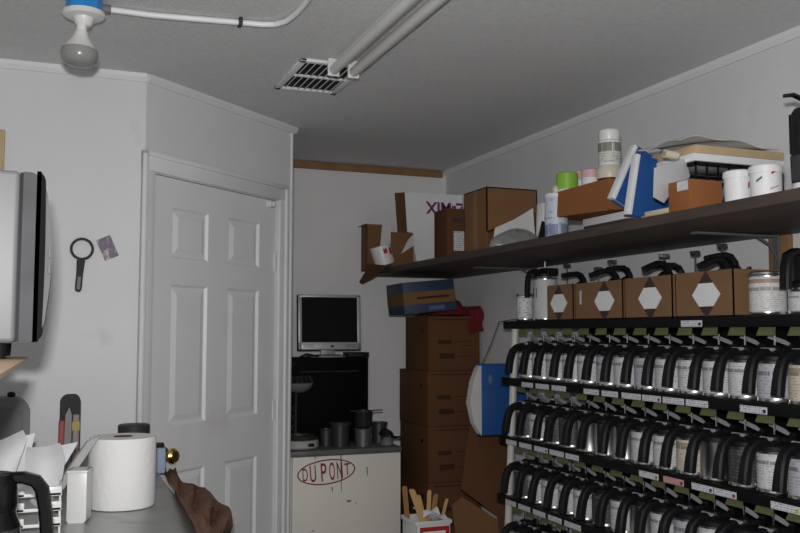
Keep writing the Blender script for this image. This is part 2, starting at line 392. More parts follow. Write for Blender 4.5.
# fluorescent light
fl = thing('fluorescent_light', 'unlit two tube fluorescent strip light on the ceiling', 'ceiling light', (.975, 2.44, CEIL))
MB().prism([(-.022, -.62, 0), (.022, -.62, 0), (.016, -.62, -.026), (-.016, -.62, -.026)], (0, 1.24, 0)).build('body', WHITEE, fl)
for s in (-1, 1):
    MB().tube([(s*.038, -.605, -.047), (s*.038, .605, -.047)], .0185, 18).build('tube', TUBEM, fl)
    for e in (-1, 1):
        MB().box(s*.038-.022, s*.038+.022, e*.613-.006, e*.613+.006, -.070, -.004, .004).build('end_socket', WHITEP, fl)
# vent
vt = thing('ceiling_vent', 'white metal ceiling air vent with dark slots', 'vent', (.955, 3.30, CEIL))
vw, vh = .13, .205
vf = MB().box(-vw, vw, -vh, -vh+.025, -.012, 0, .003).box(-vw, vw, vh-.025, vh, -.012, 0, .003).box(-vw, -vw+.025, -vh, vh, -.012, 0, .003).box(vw-.025, vw, -vh, vh, -.012, 0, .003).box(-vw, vw, -.006, .006, -.010, 0)
vf.build('frame', TRIM, vt)
MB().box(-vw+.01, vw-.01, -vh+.01, vh-.01, -.0025, -.0005).build('duct_shade_sheet', BLACKM, vt)  # black sheet painted in for the darkness behind the slats
for i in range(8):
    x = -vw+.038 + i*(2*vw-.076)/7
    MB().box(-.008, .008, -vh+.02, vh-.02, -.001, .001, mx=Matrix.Translation((x, 0, -.008)) @ Matrix.Rotation(math.radians(-58), 4, 'Y')).build('slat', TRIM, vt)

# ------------------------------------------------------------------ left wall things
wc = aty(82, 249, YL-.0062)
w = thing('oil_filter_wrench', 'black ring wrench with handle hanging on the white wall', 'tool', wc)
RX = Matrix.Rotation(PI/2, 4, 'X')
ring = MB(); n = 40
ring.lathe([(.033, -.006), (.042, -.006), (.043, 0), (.042, .006), (.033, .006), (.033, -.006)], n, RX)
ring.build('ring', BLACKP, w)
hd = aty(78, 291, YL-.008)-wc
MB().strap([hd*.27, hd*.6, hd*.85, hd*.97, hd*1.02], [.030, .024, .025, .023, .014], [.012, .009, .008, .008, .006], Vector((hd.z, 0, -hd.x)).normalized()).build('handle', BLACKP, w)
MB().strap([hd*.66+Vector((0, -.005, 0)), hd*.96+Vector((0, -.005, 0))], .012, .002, Vector((hd.z, 0, -hd.x)).normalized()).build('grip_inlay', GREYP, w)
pc = aty(107.5, 248, YL-.002)
cardm = bpy.data.materials.new('picture_card_print'); cardm.use_nodes = True
nt = cardm.node_tree; b_ = nt.nodes['Principled BSDF']; b_.inputs['Roughness'].default_value = .35
nz = nt.nodes.new('ShaderNodeTexNoise'); nz.inputs['Scale'].default_value = 38; tcn = nt.nodes.new('ShaderNodeTexCoord'); nt.links.new(tcn.outputs['Object'], nz.inputs['Vector'])
rp = nt.nodes.new('ShaderNodeValToRGB'); nt.links.new(nz.outputs['Fac'], rp.inputs['Fac']); nt.links.new(rp.outputs['Color'], b_.inputs['Base Color'])
rp.color_ramp.elements[0].position = .42; rp.color_ramp.elements[0].color = (.02, .012, .04, 1); rp.color_ramp.elements[1].position = .70; rp.color_ramp.elements[1].color = (.50, .36, .40, 1)
e = rp.color_ramp.elements.new(.54); e.color = (.06, .025, .08, 1)
tag(MB().box(-.027, .027, -.001, .001, -.042, .042).build('picture_card', cardm, loc=pc, rot=(0, math.radians(-24), 0)), 'small purple picture card stuck on the wall beside the ring wrench', 'card')
p = aty(-2, 150, YL-.012)
tag(MB().box(-.022, .022, -.011, .011, -.20, .075, .002).build('wooden_strip', PINEW, loc=p), 'pale wooden strip on the wall behind the microwave top', 'wood strip')

# microwave on its board
mb = aty(18, 345, 1.8)
mbx = mb.x; ZB = H-.050
bd = thing('wooden_stand', 'tan topped wooden stand carrying the microwave', 'stand', (-.053, 1.2, 0.90), (0, 0, math.radians(-1.1)))
hb = ZB-.90
bp_ = []
for i in range(9):
    a = i/8*PI/2; bp_.append(Vector((-.05+.05*math.cos(a), .78+.05*math.sin(a), hb-.006)))
MB().prism([(-.75, -.15, hb-.006), (0, -.15, hb-.006)] + bp_ + [(-.75, .83, hb-.006)], (0, 0, .006)).build('board', TANW, bd)
for yy in (.1, .75):
    MB().box(-.62, -.58, yy-.02, yy+.02, 0, hb-.006, .003).build('leg', TANW, bd)
mw = thing('microwave_oven', 'stainless microwave with bulging dark door seen side on', 'microwave', (0, 1.8, ZB))
z0, z1 = .030, H+.303-ZB
def side(x0, x1, rc, zz0, zz1, bulge=0):
    pts = [(x0, zz0)]
    for i in range(9):
        a = -PI/2+i/8*PI/2; pts.append((x1-rc+rc*math.cos(a), zz0+rc*1.3+rc*1.3*math.sin(a)))
    for i in range(1, 8):
        t = i/8; pts.append((x1+bulge*math.sin(PI*t), zz0+rc*1.3+(zz1-zz0-2.6*rc)*t))
    for i in range(9):
        a = i/8*PI/2; pts.append((x1-rc+rc*math.cos(a), zz1-rc*1.3+rc*1.3*math.sin(a)))
    return pts + [(x0, zz1)]
MB().box(-.50, -.058, 0, .34, z0, z1, .010, seg=3).build('body', MWSTEEL, mw)
MB().box(-.0585, -.0525, .004, .336, z0+.003, z1-.003).build('door_gap', BLACKM, mw)
MB().prism([(x, .001, z) for x, z in side(-.053, -.021, .020, z0, z1-.002)], (0, .338, 0)).build('door', MWDOOR, mw)
MB().prism([(x, -.001, z) for x, z in side(-.0215, -.0135, .016, z0+.002, z1, .002)], (0, .342, 0)).build('edge_trim', MWBLACK, mw)
MB().prism([(x, .004, z) for x, z in side(-.026, -.0085, .026, z0+.014, z1-.018, .009)], (0, .33, 0)).build('door_window', MICRO_GLASS, mw)
for zz in (.16, .19):
    MB().box(-.006, -.001, -.0005, .006, zz, zz+.018, .002).build('door_mark', GREYP, mw)
for yy in (.05, .29):
    MB().lathe([(0, 0), (.014, 0), (.016, z0+.002), (0, z0+.002)], 12, Matrix.Translation((-.09, yy, 0))).build('foot', BLACKP, mw)
    MB().lathe([(0, 0), (.014, 0), (.016, z0+.002), (0, z0+.002)], 12, Matrix.Translation((-.44, yy, 0))).build('foot', BLACKP, mw)

# ------------------------------------------------------------------ work counter on the left
ZC = .90
wt = thing('workbench', 'workbench with worn galvanised metal top below the left wall', 'workbench', (-.3, 2.3, 0))
MB().box(-1.2, .692, -1.0, 1.215, ZC-.03, ZC, .004).build('bench_top', GALV, wt)
MB().box(-1.15, .66, -.95, 1.20, .08, ZC-.03).build('cabinet_body', DGREY, wt)
MB().box(-1.10, .60, -.90, 1.20, 0, .08).build('plinth', BLACKM, wt)
# paper roll
r0 = atz(122, 506, ZC); RC = Vector((.2165, 2.845, ZC)); RH = aty(122, 436.5, 2.84).z-ZC
pr = thing('paper_towel_roll', 'large white paper towel roll standing on the metal bench', 'paper roll', RC)
MB().lathe([(.028, .002), (.095, .002), (.0975, .008), (.0975, RH-.006), (.095, RH), (.028, RH), (.028, .002)], 48).build('paper', ROLLM, pr)
MB().lathe([(.021, .003), (.028, .003), (.028, RH+.001), (.021, RH+.001), (.021, .003)], 32).build('core', CARDD, pr)
# can with dark cap
p = aty(134, 424, 3.36)
cn = thing('capped_can', 'dark grey capped can behind the paper roll', 'can', (p.x, 3.36, ZC)); hh = p.z-ZC
MB().lathe([(0, 0), (.050, 0), (.050, hh-.045), (0, hh-.045)], 28).build('body', GREYP, cn)
MB().lathe([(0, hh-.045), (.055, hh-.045), (.056, hh-.004), (.050, hh), (0, hh)], 28).build('cap', DGREY, cn)
# pale blue packet by door knob
p0 = aty(150, 470, 3.46); p1 = aty(163, 447, 3.46)
pb = thing('paper_packet', 'small pale blue packet at the far end of the bench behind the paper roll', 'packet', ((p0.x+p1.x)/2, 3.46, ZC))
MB().box(-.030, .030, -.03, .03, 0, p1.z-ZC, .006).build('wrapper', mat('pale_blue_wrapper', (.33, .40, .55), .5), pb)
MB().box(-.012, .026, -.015, .015, p1.z-ZC, p1.z-ZC+.016, .004).build('dark_top', BLACKP, pb)
# brown paper hanging over bench edge
P0 = Vector((.394, 0, ZC+.012)); NB = Vector((.55, 0, 1)).normalized()
outl_l = [(163, 463), (168, 479), (176, 493), (184, 507), (192, 521), (198, 534), (206, 548)]
outl_r = [(167, 461), (175, 474), (188, 486), (205, 487), (222, 505), (234, 524), (224, 548)]
LL = [onp(x, y, P0, NB) for x, y in outl_l]; RR = [onp(x, y, P0, NB) for x, y in outl_r]
def lerp_list(L_, t):
    f_ = t*(len(L_)-1); i = min(int(f_), len(L_)-2); return L_[i].lerp(L_[i+1], f_-i)
def bpf(a, b):
    q = lerp_list(LL, a).lerp(lerp_list(RR, a), b)
    wv = .012*math.sin(9*a*PI+5*b) + .010*math.sin(23*a+11*b) + .008*math.sin(40*b+7*a)
    return q + NB*wv*min(1, 3*b+.1) - o_bp
o_bp = LL[3].copy()
tag(MB().sheet(bpf, 36, 14, .0012).build('masking_paper', BROWNPAPER, loc=o_bp), 'crumpled brown masking paper hanging off the bench edge by the door', 'paper')

# letter trays with papers
lt = thing('letter_tray', 'white slotted plastic letter tray stack holding papers on the bench', 'tray', (.04, 2.40, ZC))
for k, z in enumerate((.004, .044, .082, .118)):
    t = MB().box(-.28, 0, 0, .24, z, z+.004)
    t.box(-.006, 0, 0, .24, z, z+.018, .002)
    for a_, b_ in ((-.28, -.20), (-.155, -.085), (-.052, .0)):
        t.box(a_, b_, -.004, .002, z-.001, z+.022, .002)
    t.box(-.28, 0, -.004, .002, z-.001, z+.007, .001)
    t.build('tray_tier', WHITEP, lt)
for a_, b_ in ((-.006, .20), (-.006, .02), (-.27, .20), (-.27, .02)):
    MB().box(a_, a_+.005, b_, b_+.016, .004, .138).build('tray_post', WHITEP, lt)
def curved(p, q, r_, s_, bend, n):
    """sheet between 4 corners, bulging along n"""
    p, q, r_, s_, n = map(Vector, (p, q, r_, s_, n))
    return lambda a, b: p.lerp(q, a).lerp(s_.lerp(r_, a), b) + n*bend*math.sin(PI*a)*(1-.3*b)
def papers(lab, pts, depth, bend, name='paper_sheet', m=PAPER, th=.0015, cat='paper', group=None, n=(0, -1, 0)):
    P = [aty(x, y, d) for (x, y), d in zip(pts, depth)]; o = sum(P, Vector())/4
    f_ = curved(*[q-o for q in P], bend, n)
    ob = MB().sheet(f_, 14, 10, th).build(name, m, loc=o); return tag(ob, lab, cat, group)
def paper_strip(lab, lpts, rpts, yt, yb, bend, wav=0):
    n_ = len(lpts); L_ = [aty(x, y, yt+(yb-yt)*i/(n_-1)) for i, (x, y) in enumerate(lpts)]; R_ = [aty(x, y, yt+(yb-yt)*i/(n_-1)) for i, (x, y) in enumerate(rpts)]
    o = L_[n_//2].copy()
    def f_(a, b):
        def sm(P):
            t_ = b*(n_-1); i = min(int(t_), n_-2); k = t_-i
            p0, p1, p2, p3 = P[max(i-1, 0)], P[i], P[i+1], P[min(i+2, n_-1)]
            return .5*((2*p1)+(p2-p0)*k+(2*p0-5*p1+4*p2-p3)*k*k+(3*p1-p0-3*p2+p3)*k**3)
        q = sm(L_).lerp(sm(R_), a); q.y -= bend*math.sin(PI*a) + wav*math.sin(6*b+3*a)
        return q-o
    return tag(MB().sheet(f_, 16, 20, .0012).build('paper_sheet', PAPER, loc=o), lab, 'paper')
paper_strip('broad curled white sheet rising from the letter tray', [(27, 447), (25, 460), (26, 480), (31, 503)], [(60, 443), (64, 456), (62, 478), (50, 505)], 2.66, 2.48, .045)
paper_strip('white sheet curling up at far left above the letter tray', [(-16, 446), (-18, 462), (-18, 480), (-14, 494)], [(23, 430), (26, 440), (19, 462), (8, 492)], 2.72, 2.56, .035)
paper_strip('narrow white sheet poking right behind the curled sheet', [(50, 447), (50, 456), (50, 466), (50, 478)], [(78, 442), (72, 453), (64, 466), (56, 478)], 2.82, 2.74, .008)
paper_strip('white sheet between the curled sheet and the far left one', [(6, 440), (6, 452), (8, 466), (10, 480)], [(35, 433), (32, 447), (29, 462), (27, 476)], 2.78, 2.70, .012)
# leaning white channel
a0 = aty(38, 521, 2.69); a0.z = max(a0.z, ZC+.006); a1 = aty(94, 438.5, 2.72)
ch = MB(); dv = (a1-a0); sd = Vector((1, .2, .45)).normalized()
ch.strap([Vector((0, 0, 0)), dv], .040, .004, sd); nn = dv.normalized().cross(sd).normalized()
ch.strap([sd*.018+nn*.008, sd*.018+nn*.008+dv], .004, .016, sd); ch.strap([-sd*.018+nn*.008, -sd*.018+nn*.008+dv], .004, .016, sd)
tag(ch.build('plastic_channel', mat('grey_white_plastic', (.42, .42, .41), .4), loc=a0), 'long white plastic channel leaning up toward the paper roll', 'channel')
# white box tray
p = Vector((.083, 2.640, ZC))
wb = thing('plastic_bin', 'small white plastic bin left of the paper roll', 'bin', (p.x, p.y, ZC), (0, 0, math.radians(-14)))
hb2 = .142
bb = MB().box(-.026, .026, -.004, 0, .004, hb2, .0015).box(-.026, .026, .06, .064, .004, hb2, .0015).box(-.026, -.022, 0, .06, .004, hb2).box(.022, .026, 0, .06, .004, hb2).box(-.026, .026, 0, .06, .004, .008)
bb.build('shell', WHITEP, wb)
MB().box(-.029, .029, -.007, .067, hb2-.008, hb2, .003).build('rim', WHITEP, wb)
MB().box(-.022, .022, -.005, .062, 0, .006).build('foot', WHITEP, wb)
# tool holder: black top, red side
p = aty(71, 394, 3.34); hh = p.z-ZC
th_ = thing('tool_sheath', 'black and red upright tool holder standing against the left wall', 'holder', (p.x, 3.34, ZC))
pts = [(-.036, 0, 0), (.034, 0, 0)] + [(.034*math.cos(a)**.6 if a < PI/2 else -.036*(-math.cos(a))**.8, 0, hh-.035+.035*math.sin(a)) for a in [i*PI/12 for i in range(1, 12)] if abs(math.cos(a)) > 1e-6]
MB().prism(pts, (0, .03, 0)).build('shell', BLACKP, th_)
MB().box(-.038, -.016, -.008, .004, 0, hh-.09, .003).build('red_side', mat('dark_red_plastic', (.24, .012, .012), .5), th_)
MB().prism([(-.022, -.014, 0), (.006, -.014, 0), (.004, -.014, hh-.07), (-.004, -.014, hh-.045), (-.016, -.014, hh-.07)], (0, .005, 0)).build('blade', mat('dull_grey_blade', (.20, .19, .185), .5), th_)  # one even dull grey, darker than bare metal
MB().box(.008, .030, -.014, .0, 0, hh-.07, .003).build('caulk_tube', mat('dull_tube', (.22, .19, .17), .5), th_)
MB().box(.006, .031, -.016, -.012, hh-.125, hh-.095).build('yellow_band', YELLOW, th_)
# grey rounded dispenser at far left
p = aty(13, 398, 3.30); hh = p.z-ZC
ds = thing('grey_dispenser', 'grey rounded plastic dispenser below the microwave shadow on the left wall', 'dispenser', (-.155, 3.30, ZC))
def arch(w_, h_, y, rr): return [(-w_, y, 0), (w_, y, 0)] + [(w_-rr+rr*math.cos(a), y, h_-rr+rr*math.sin(a)) for a in [i*PI/16 for i in range(9)]] + [(-w_+rr+rr*math.cos(a), y, h_-rr+rr*math.sin(a)) for a in [PI/2+i*PI/16 for i in range(9)]]
MB().prism(arch(.10, hh, 0, .06), (0, .12, 0)).build('housing', GREYP, ds)
MB().prism(arch(.075, hh-.03, -.008, .045), (0, .01, 0)).build('front_panel', mat('shadowed_grey_plastic', (.13, .13, .13), .4), ds)  # grey darkened to carry the microwave's shadow falling over the dispenser
MB().lathe([(0, 0), (.012, 0), (.014, .012), (.008, .018), (0, .018)], 14, Matrix.Translation((.04, .05, hh))).build('knob', BLACKP, ds)
# carafe at the near left
cf = thing('coffee_carafe', 'glass carafe with glossy black lid and handle at bottom left', 'carafe', (-.112, 2.05, ZC))
hh = H-.292-ZC
MB().lathe([(0, 0), (.066, 0), (.074, .02), (.075, .07), (.066, .125), (.052, .155), (.048, .155), (.062, .122), (.070, .07), (.069, .022), (0, .006)], 32).build('jug', GLASS, cf)
MB().lathe([(.048, .15), (.058, .152), (.062, .17), (.060, .205), (.050, hh), (0, hh)], 32).build('lid', BLACKG, cf)
MB().lathe([(.0665, .120), (.0685, .120), (.058, .15), (.055, .15)], 32).build('collar_band', BLACKG, cf)
MB().strap([(.030, -.0, hh-.010), (.070, -.002, hh-.010), (.094, -.004, hh-.018), (.107, -.005, hh-.036), (.114, -.006, hh-.075), (.119, -.006, hh-.13), (.119, -.006, .035), (.112, -.006, .02)], .026, [.022, .024, .026, .027, .025, .024, .020, .014], (0.2, 1, 0)).build('handle', BLACKG, cf)

# ------------------------------------------------------------------ cabinet with the red oval sign, at the back
YC = 4.35; ZT = H-.585
cxl, cxr = B.x+.012, 1.705
cab = thing('storage_cabinet', 'cream white cabinet with red oval lettering and grey top at the back wall', 'cabinet', (cxl, YC, 0)); cw = cxr-cxl
MB().box(0, cw, 0, .63, .0, ZT-.028).build('body', CABM, cab)
MB().box(-.008, .042, -.014, .0, .02, ZT-.03, .003).build('stile', CABM, cab)
MB().box(.047, cw, -.014, .0, .02, ZT-.03, .003).build('door', CABM, cab)
MB().box(-.01, cw+.004, -.022, .635, ZT-.028, ZT, .005).build('counter_top', mat('worn_grey_laminate', (.11, .11, .107), .5, var=.25, vscale=15), cab)
c0 = aty(326.5, 472, YC-.0145)-Vector((cxl, YC, 0)); c0.y = -.0145
tilt = math.radians(4.5); RT = Matrix.Translation(c0) @ Matrix.Rotation(-tilt, 4, 'Y') @ Matrix.Rotation(PI/2, 4, 'X')
ea, eb = .151, .062
el = MB(); N = 64; rings = []
for (ka, y) in ((1, 0), (1, .0012), (.955, .0012), (.955, 0)):
    sb = eb if ka == 1 else eb-.0065
    sa = ea if ka == 1 else ea-.0065
    rings.append([el.bm.verts.new(RT @ Vector((sa*math.cos(2*PI*i/N), sb*math.sin(2*PI*i/N), y))) for i in range(N)])
for a, b in zip(rings, rings[1:]):
    for i in range(N): el.bm.faces.new((a[i], a[(i+1) % N], b[(i+1) % N], b[i]))
el.build('oval_outline', REDINK, cab)
for chx, xx, hh_, ww_ in (('D', -.110, .062, .026), ('U', -.070, .082, .031), ('P', -.014, .090, .029), ('O', .029, .088, .029), ('N', .069, .084, .029), ('T', .109, .060, .028)):
    lo_ = text_obj(chx, .1, REDINK, 'sign_letter', cab, Matrix.Identity(4), bold=.0005)
    vx = [v.co.x for v in lo_.data.vertices]; vy = [v.co.y for v in lo_.data.vertices]
    sx_, sy_ = ww_/(max(vx)-min(vx)), hh_/(max(vy)-min(vy))
    lo_.data.transform(RT @ Matrix.Translation((xx, 0, 0)) @ Matrix.Diagonal((sx_, sy_, 1, 1)) @ Matrix.Translation((-(max(vx)+min(vx))/2, -(max(vy)+min(vy))/2, 0)))
dr = [(315, 450, 459), (341, 449, 492), (332, 487, 492), (367, 467, 476)]
for x, ya, yb in dr:
    pa = aty(x, ya, YC-.015)-Vector((cxl, YC, 0)); pb_ = aty(x+.5, yb, YC-.015)-Vector((cxl, YC, 0)); pa.y = pb_.y = -.0145
    pa.z = min(pa.z, ZT-.031)
    MB().tube([pa, pa.lerp(pb_, .6), pb_], [.0028, .0022, .0012], 6).build('paint_drip', DRIP, cab)
for x, y, r_ in ((349, 501, .014), (356, 503, .006), (313, 531, .008)):
    pa = aty(x, y, YC-.015)-Vector((cxl, YC, 0)); pa.y = -.0142
    MB().lathe([(0, 0), (r_, 0), (r_*.6, .0012), (0, .0014)], 9, Matrix.Translation(pa) @ Matrix.Rotation(PI/2, 4, 'X') @ Matrix.Diagonal((1, .45, 1, 1))).build('paint_scuff', mat('ochre_scuff', (.25, .20, .12), .6), cab)

# computer tower side on
tl = aty(289, 358, 4.58); tr = aty(368.5, 358, 4.58); TOWB = mat('tower_black', (.004, .004, .0042), .6, spec=.05)
tw = thing('computer_tower', 'black computer tower standing side on beneath the monitor', 'computer', ((tl.x+tr.x)/2, 4.58, ZT)); W2 = (tr.x-tl.x)/2; th2 = tl.z-ZT
MB().box(-W2, W2, 0, .22, .012, th2, .006).build('case', TOWB, tw)
MB().box(-W2+.012, W2-.012, -.003, 0, .03, th2-.05, .002).build('side_panel', TOWB, tw)
MB().box(-W2+.06, W2-.06, -.0045, -.003, th2-.075, th2-.071).build('panel_seam', DGREY, tw)
for sx in (-1, 1): MB().box(sx*(W2-.05)-.015, sx*(W2-.05)+.015, .02, .20, 0, .013).build('foot', BLACKP, tw)
# monitor
mc = aty(329, 360, 4.68)
ZM = ZT+th2
mo = thing('computer_monitor', 'silver framed flat monitor with dark screen on the computer tower', 'monitor', (mc.x, 4.68, ZM), (0, 0, math.radians(-3)))
mz0 = H-.094-ZM+.0; mz1 = H+.208-ZM
tiltm = Matrix.Translation((0, -.02, 0)) @ Matrix.Rotation(math.radians(-4), 4, 'X')
s_ = MB()
MB().box(-.176, .176, 0, .035, mz0, mz1, .006, mx=tiltm).build('housing', DGREY, mo)
fr = MB().box(-.174, -.155, -.008, .002, mz0+.002, mz1-.002, .002, mx=tiltm).box(.155, .174, -.008, .002, mz0+.002, mz1-.002, .002, mx=tiltm).box(-.174, .174, -.008, .002, mz1-.016, mz1-.002, .002, mx=tiltm).box(-.174, .174, -.008, .002, mz0+.002, mz0+.042, .002, mx=tiltm)
fo = fr.build('bezel', SILVER, mo)
MB().box(-.155, .155, -.003, 0, mz0+.042, mz1-.016, mx=tiltm).build('screen', SCREEN, mo)
MB().lathe([(0, 0), (.008, 0), (.008, .002), (0, .003)], 16, tiltm @ Matrix.Translation((.012, -.008, mz0+.020)) @ Matrix.Rotation(PI/2, 4, 'X')).build('emblem', DGREY, mo)
for sx in (-1, 1):
    gr = MB()
    for q in range(4): gr.box(sx*.12-.03, sx*.12+.03, -.009, -.007, mz0+.014+q*.005, mz0+.016+q*.005, mx=tiltm)
    gr.build('speaker_grille', GREYP, mo)
MB().box(-.040, .040, .02, .045, .010, mz0+.06, .006).build('neck', SILVER, mo)
MB().lathe([(0, 0), (.100, 0), (.102, .006), (.060, .014), (0, .018)], 32, Matrix.Translation((0, .02, 0)) @ Matrix.Diagonal((1, .72, 1, 1))).build('base', SILVER, mo)
p = aty(358, 358, 4.6)
sb_ = thing('black_adapter_box', 'small flat black box on the tower right of the monitor base', 'box', (p.x+.02, 4.68, ZM))
MB().box(-.065, .055, -.05, .05, 0, .026, .004).build('case', BLACKP, sb_); MB().box(-.05, .02, -.0515, -.05, .008, .012).build('slot', DGREY, sb_)
# monitor cable
cpts = [aty(x, y, d) for x, y, d in ((318, 354, 4.64), (306, 354, 4.59), (298, 358, 4.57), (292, 366, 4.566), (289, 376, 4.566), (286, 392, 4.62), (285, 415, 4.66))] 
cpts[1].z = max(cpts[1].z, ZM+.006); cpts[0].z = ZM+.006
cpts.append(Vector((cpts[-1].x, 4.66, ZT+.004)))
tag(MB().tube([q-cpts[-1] for q in cpts], .005, 8).build('power_cord', BLACKP, loc=cpts[-1]), 'black cord drooping left of the monitor stand', 'cord')
# lattice stand with slatted bowl
p = aty(292, 440, 4.46)
p = aty(292, 440, 4.558)
st = thing('lattice_lamp', 'small grey slatted bowl on lattice stand beside the computer tower', 'lamp', (p.x-.002, 4.558, ZT))
zb = aty(292, 392, 4.558).z-ZT
lat = MB()
for sx in (-.022, .022): lat.tube([(sx, 0, .0), (sx, 0, zb)], .005, 8)
k = 0
z = .02
while z < zb-.06:
    lat.tube([(-.022, 0, z), (.022, 0, z+.045)], .003, 6); lat.tube([(.022, 0, z), (-.022, 0, z+.045)], .003, 6); z += .05
lat.box(-.04, .04, -.010, .018, 0, .01, .003)
lat.tube([(0, 0, zb+.02), (.012, -.085, zb+.004)], .006, 8)
lat.build('lattice_post', DGREY, st)
MB().lathe([(0, 0), (.03, .004), (.062, .022), (.074, .044), (.076, .052), (.070, .050), (.056, .026), (0, .012)], 28, Matrix.Translation((.012, -.085, zb))).build('bowl', GREYP, st)
sl = MB().lathe([(.072, .052), (.055, .088), (.0, .094), (0, .088), (.050, .083), (.066, .052), (.072, .052)], 28, Matrix.Translation((.012, -.085, zb)))
sl.build('cover', BLACKP, st)
rb = MB()
for i in range(16):
    a = 2*PI*i/16; rb.tube([(.012+.073*math.cos(a), -.085+.073*math.sin(a), zb+.050), (.012+.057*math.cos(a), -.085+.057*math.sin(a), zb+.088)], .003, 5)
rb.build('cover_slats', DGREY, st)
# round scale
p = aty(305, 446, YC+.0)
p2 = atz(307, 440, ZT)
sc = thing('paint_scale', 'round pale based scale with dark pan at the left end of cabinet top', 'scale', (1.195, YC+.092, ZT))
MB().lathe([(0, .004), (.090, .004), (.097, .012), (.098, .040), (.093, .046), (0, .046)], 40).build('base', mat('pale_grey_casing', (.40, .40, .37), .4), sc)
MB().lathe([(0, .046), (.084, .046), (.090, .056), (.092, .066), (.087, .066), (.082, .054), (0, .054)], 40).build('pan', mat('dark_steel', (.12, .12, .12), .25, .8), sc)
MB().box(.02, .050, -.099, -.085, .018, .034, .003).build('display', BLACKP, sc)
MB().lathe([(0, 0), (.085, 0), (.085, .004), (0, .004)], 24).build('feet', BLACKP, sc)
# cups
def cup(name, x, yb, Y, r1, r2, h, m, lab, rim=True, group=None, lid=None):
    q = aty(x, yb, Y)
    t = thing(name, lab, 'cup', (q.x, Y, ZT), group=group)
    MB().lathe([(0, 0), (r1, 0), (r2, h), (r2-.003, h), (r1-.003, .004), (0, .004)], 28).build('cup_wall', m, t)
    MB().lathe([(r2-.003, h-.006), (r2+.004, h-.006), (r2+.005, h), (r2-.003, h+.002), (r2-.003, h-.006)], 28).build('rim', m, t)
    if lid: MB().lathe([(0, h-.001), (r2+.006, h-.001), (r2+.006, h+.012), (r2, h+.014), (0, h+.014)], 28).build('lid', lid, t)
    return t
DST = mat('dull_dark_steel', (.075, .075, .08), .45, .6)
cup('mixing_cup', 340, 443, 4.47, .048, .050, .110, mat('smoky_plastic', (.03, .03, .033), .4), 'dark mixing cup with lid on the cabinet top, left of the stacked pots', lid=DGREY)
cup('small_cup', 326, 441, 4.50, .030, .034, .085, DST, 'slim dull cup half behind the dark lidded cup')
c1 = cup('steel_pot', 363, 443, 4.43, .040, .044, .090, mat('dull_steel', (.16, .16, .16), .45, .6), 'dull steel pot under the black handled pot')
q = c1.location
pn = thing('black_saucepan', 'black saucepan with flat handle stacked on a steel pot', 'pot', (q.x, q.y, ZT+.093))
MB().lathe([(0, 0), (.036, 0), (.046, .010), (.048, .085), (.045, .085), (.043, .012), (0, .004)], 28).build('pan_wall', mat('black_enamel', (.02, .02, .02), .15), pn)
MB().lathe([(.045, .083), (.052, .083), (.053, .088), (.045, .088), (.045, .083)], 28).build('rim', DST, pn)
MB().strap([(.045, 0, .086), (.08, 0, .088), (.105, 0, .088)], .022, .005, (0, 1, 0)).strap([(-.045, 0, .086), (-.075, 0, .088)], .016, .005, (0, 1, 0)).build('handle', DST, pn)
cup('second_steel_pot', 379, 441, 4.55, .038, .042, .105, DST, 'dull steel cup right of the stacked pots')
p = aty(387, 441, 4.44)
def blob(rx, ry, rz, seed, m, name, loc, lab, cat, n1=18, n2=12, amp=.25):
    rnd = random.Random(seed); b = MB()
    ph = [rnd.uniform(0, 6) for _ in range(8)]
    prof_ = []
    rings = []
    for i in range(n2+1):
        t = i/n2; z = t
        rr = math.sin(PI*(.5+t*.5))**.5 if t < 1 else 0
        ring = []
        for k in range(n1):
            a = 2*PI*k/n1
            f_ = 1 + amp*(math.sin(3*a+ph[0]+2*t)*.5 + math.sin(5*a+ph[1]-3*t)*.3 + math.sin(2*a+ph[2]+5*t)*.4)
            ring.append(b.bm.verts.new((rx*rr*f_*math.cos(a), ry*rr*f_*math.sin(a), max(0, rz*(z+.08*math.sin(4*a+ph[3])*(t > 0)*t)))))
        rings.append(ring)
    for a_, c_ in zip(rings, rings[1:]):
        for k in range(n1): b.bm.faces.new((a_[k], a_[(k+1) % n1], c_[(k+1) % n1], c_[k]))
    b.bm.faces.new(rings[0][::-1]); bmesh.ops.remove_doubles(b.bm, verts=b.bm.verts[:], dist=1e-5)
    return tag(b.build(name, m, loc=loc), lab, cat)
sg = thing('spray_gun_cap', 'dark hooked tool lying at the right end of cabinet top', 'tool', (p.x, 4.44, ZT))
MB().lathe([(0, 0), (.036, 0), (.034, .016), (.014, .038), (0, .04)], 20).build('base_cone', GREYP, sg)
MB().tube([(-.03, .02, .05), (-.02, .01, .066), (.0, 0, .068), (.022, -.002, .056), (.032, -.002, .038), (.05, -.004, .034), (.075, -.006, .036)], [.012, .016, .014, .011, .009, .007, .005], 10).tube([(0, 0, .03), (0, 0, .066)], .009, 8).build('hook', BLACKP, sg)

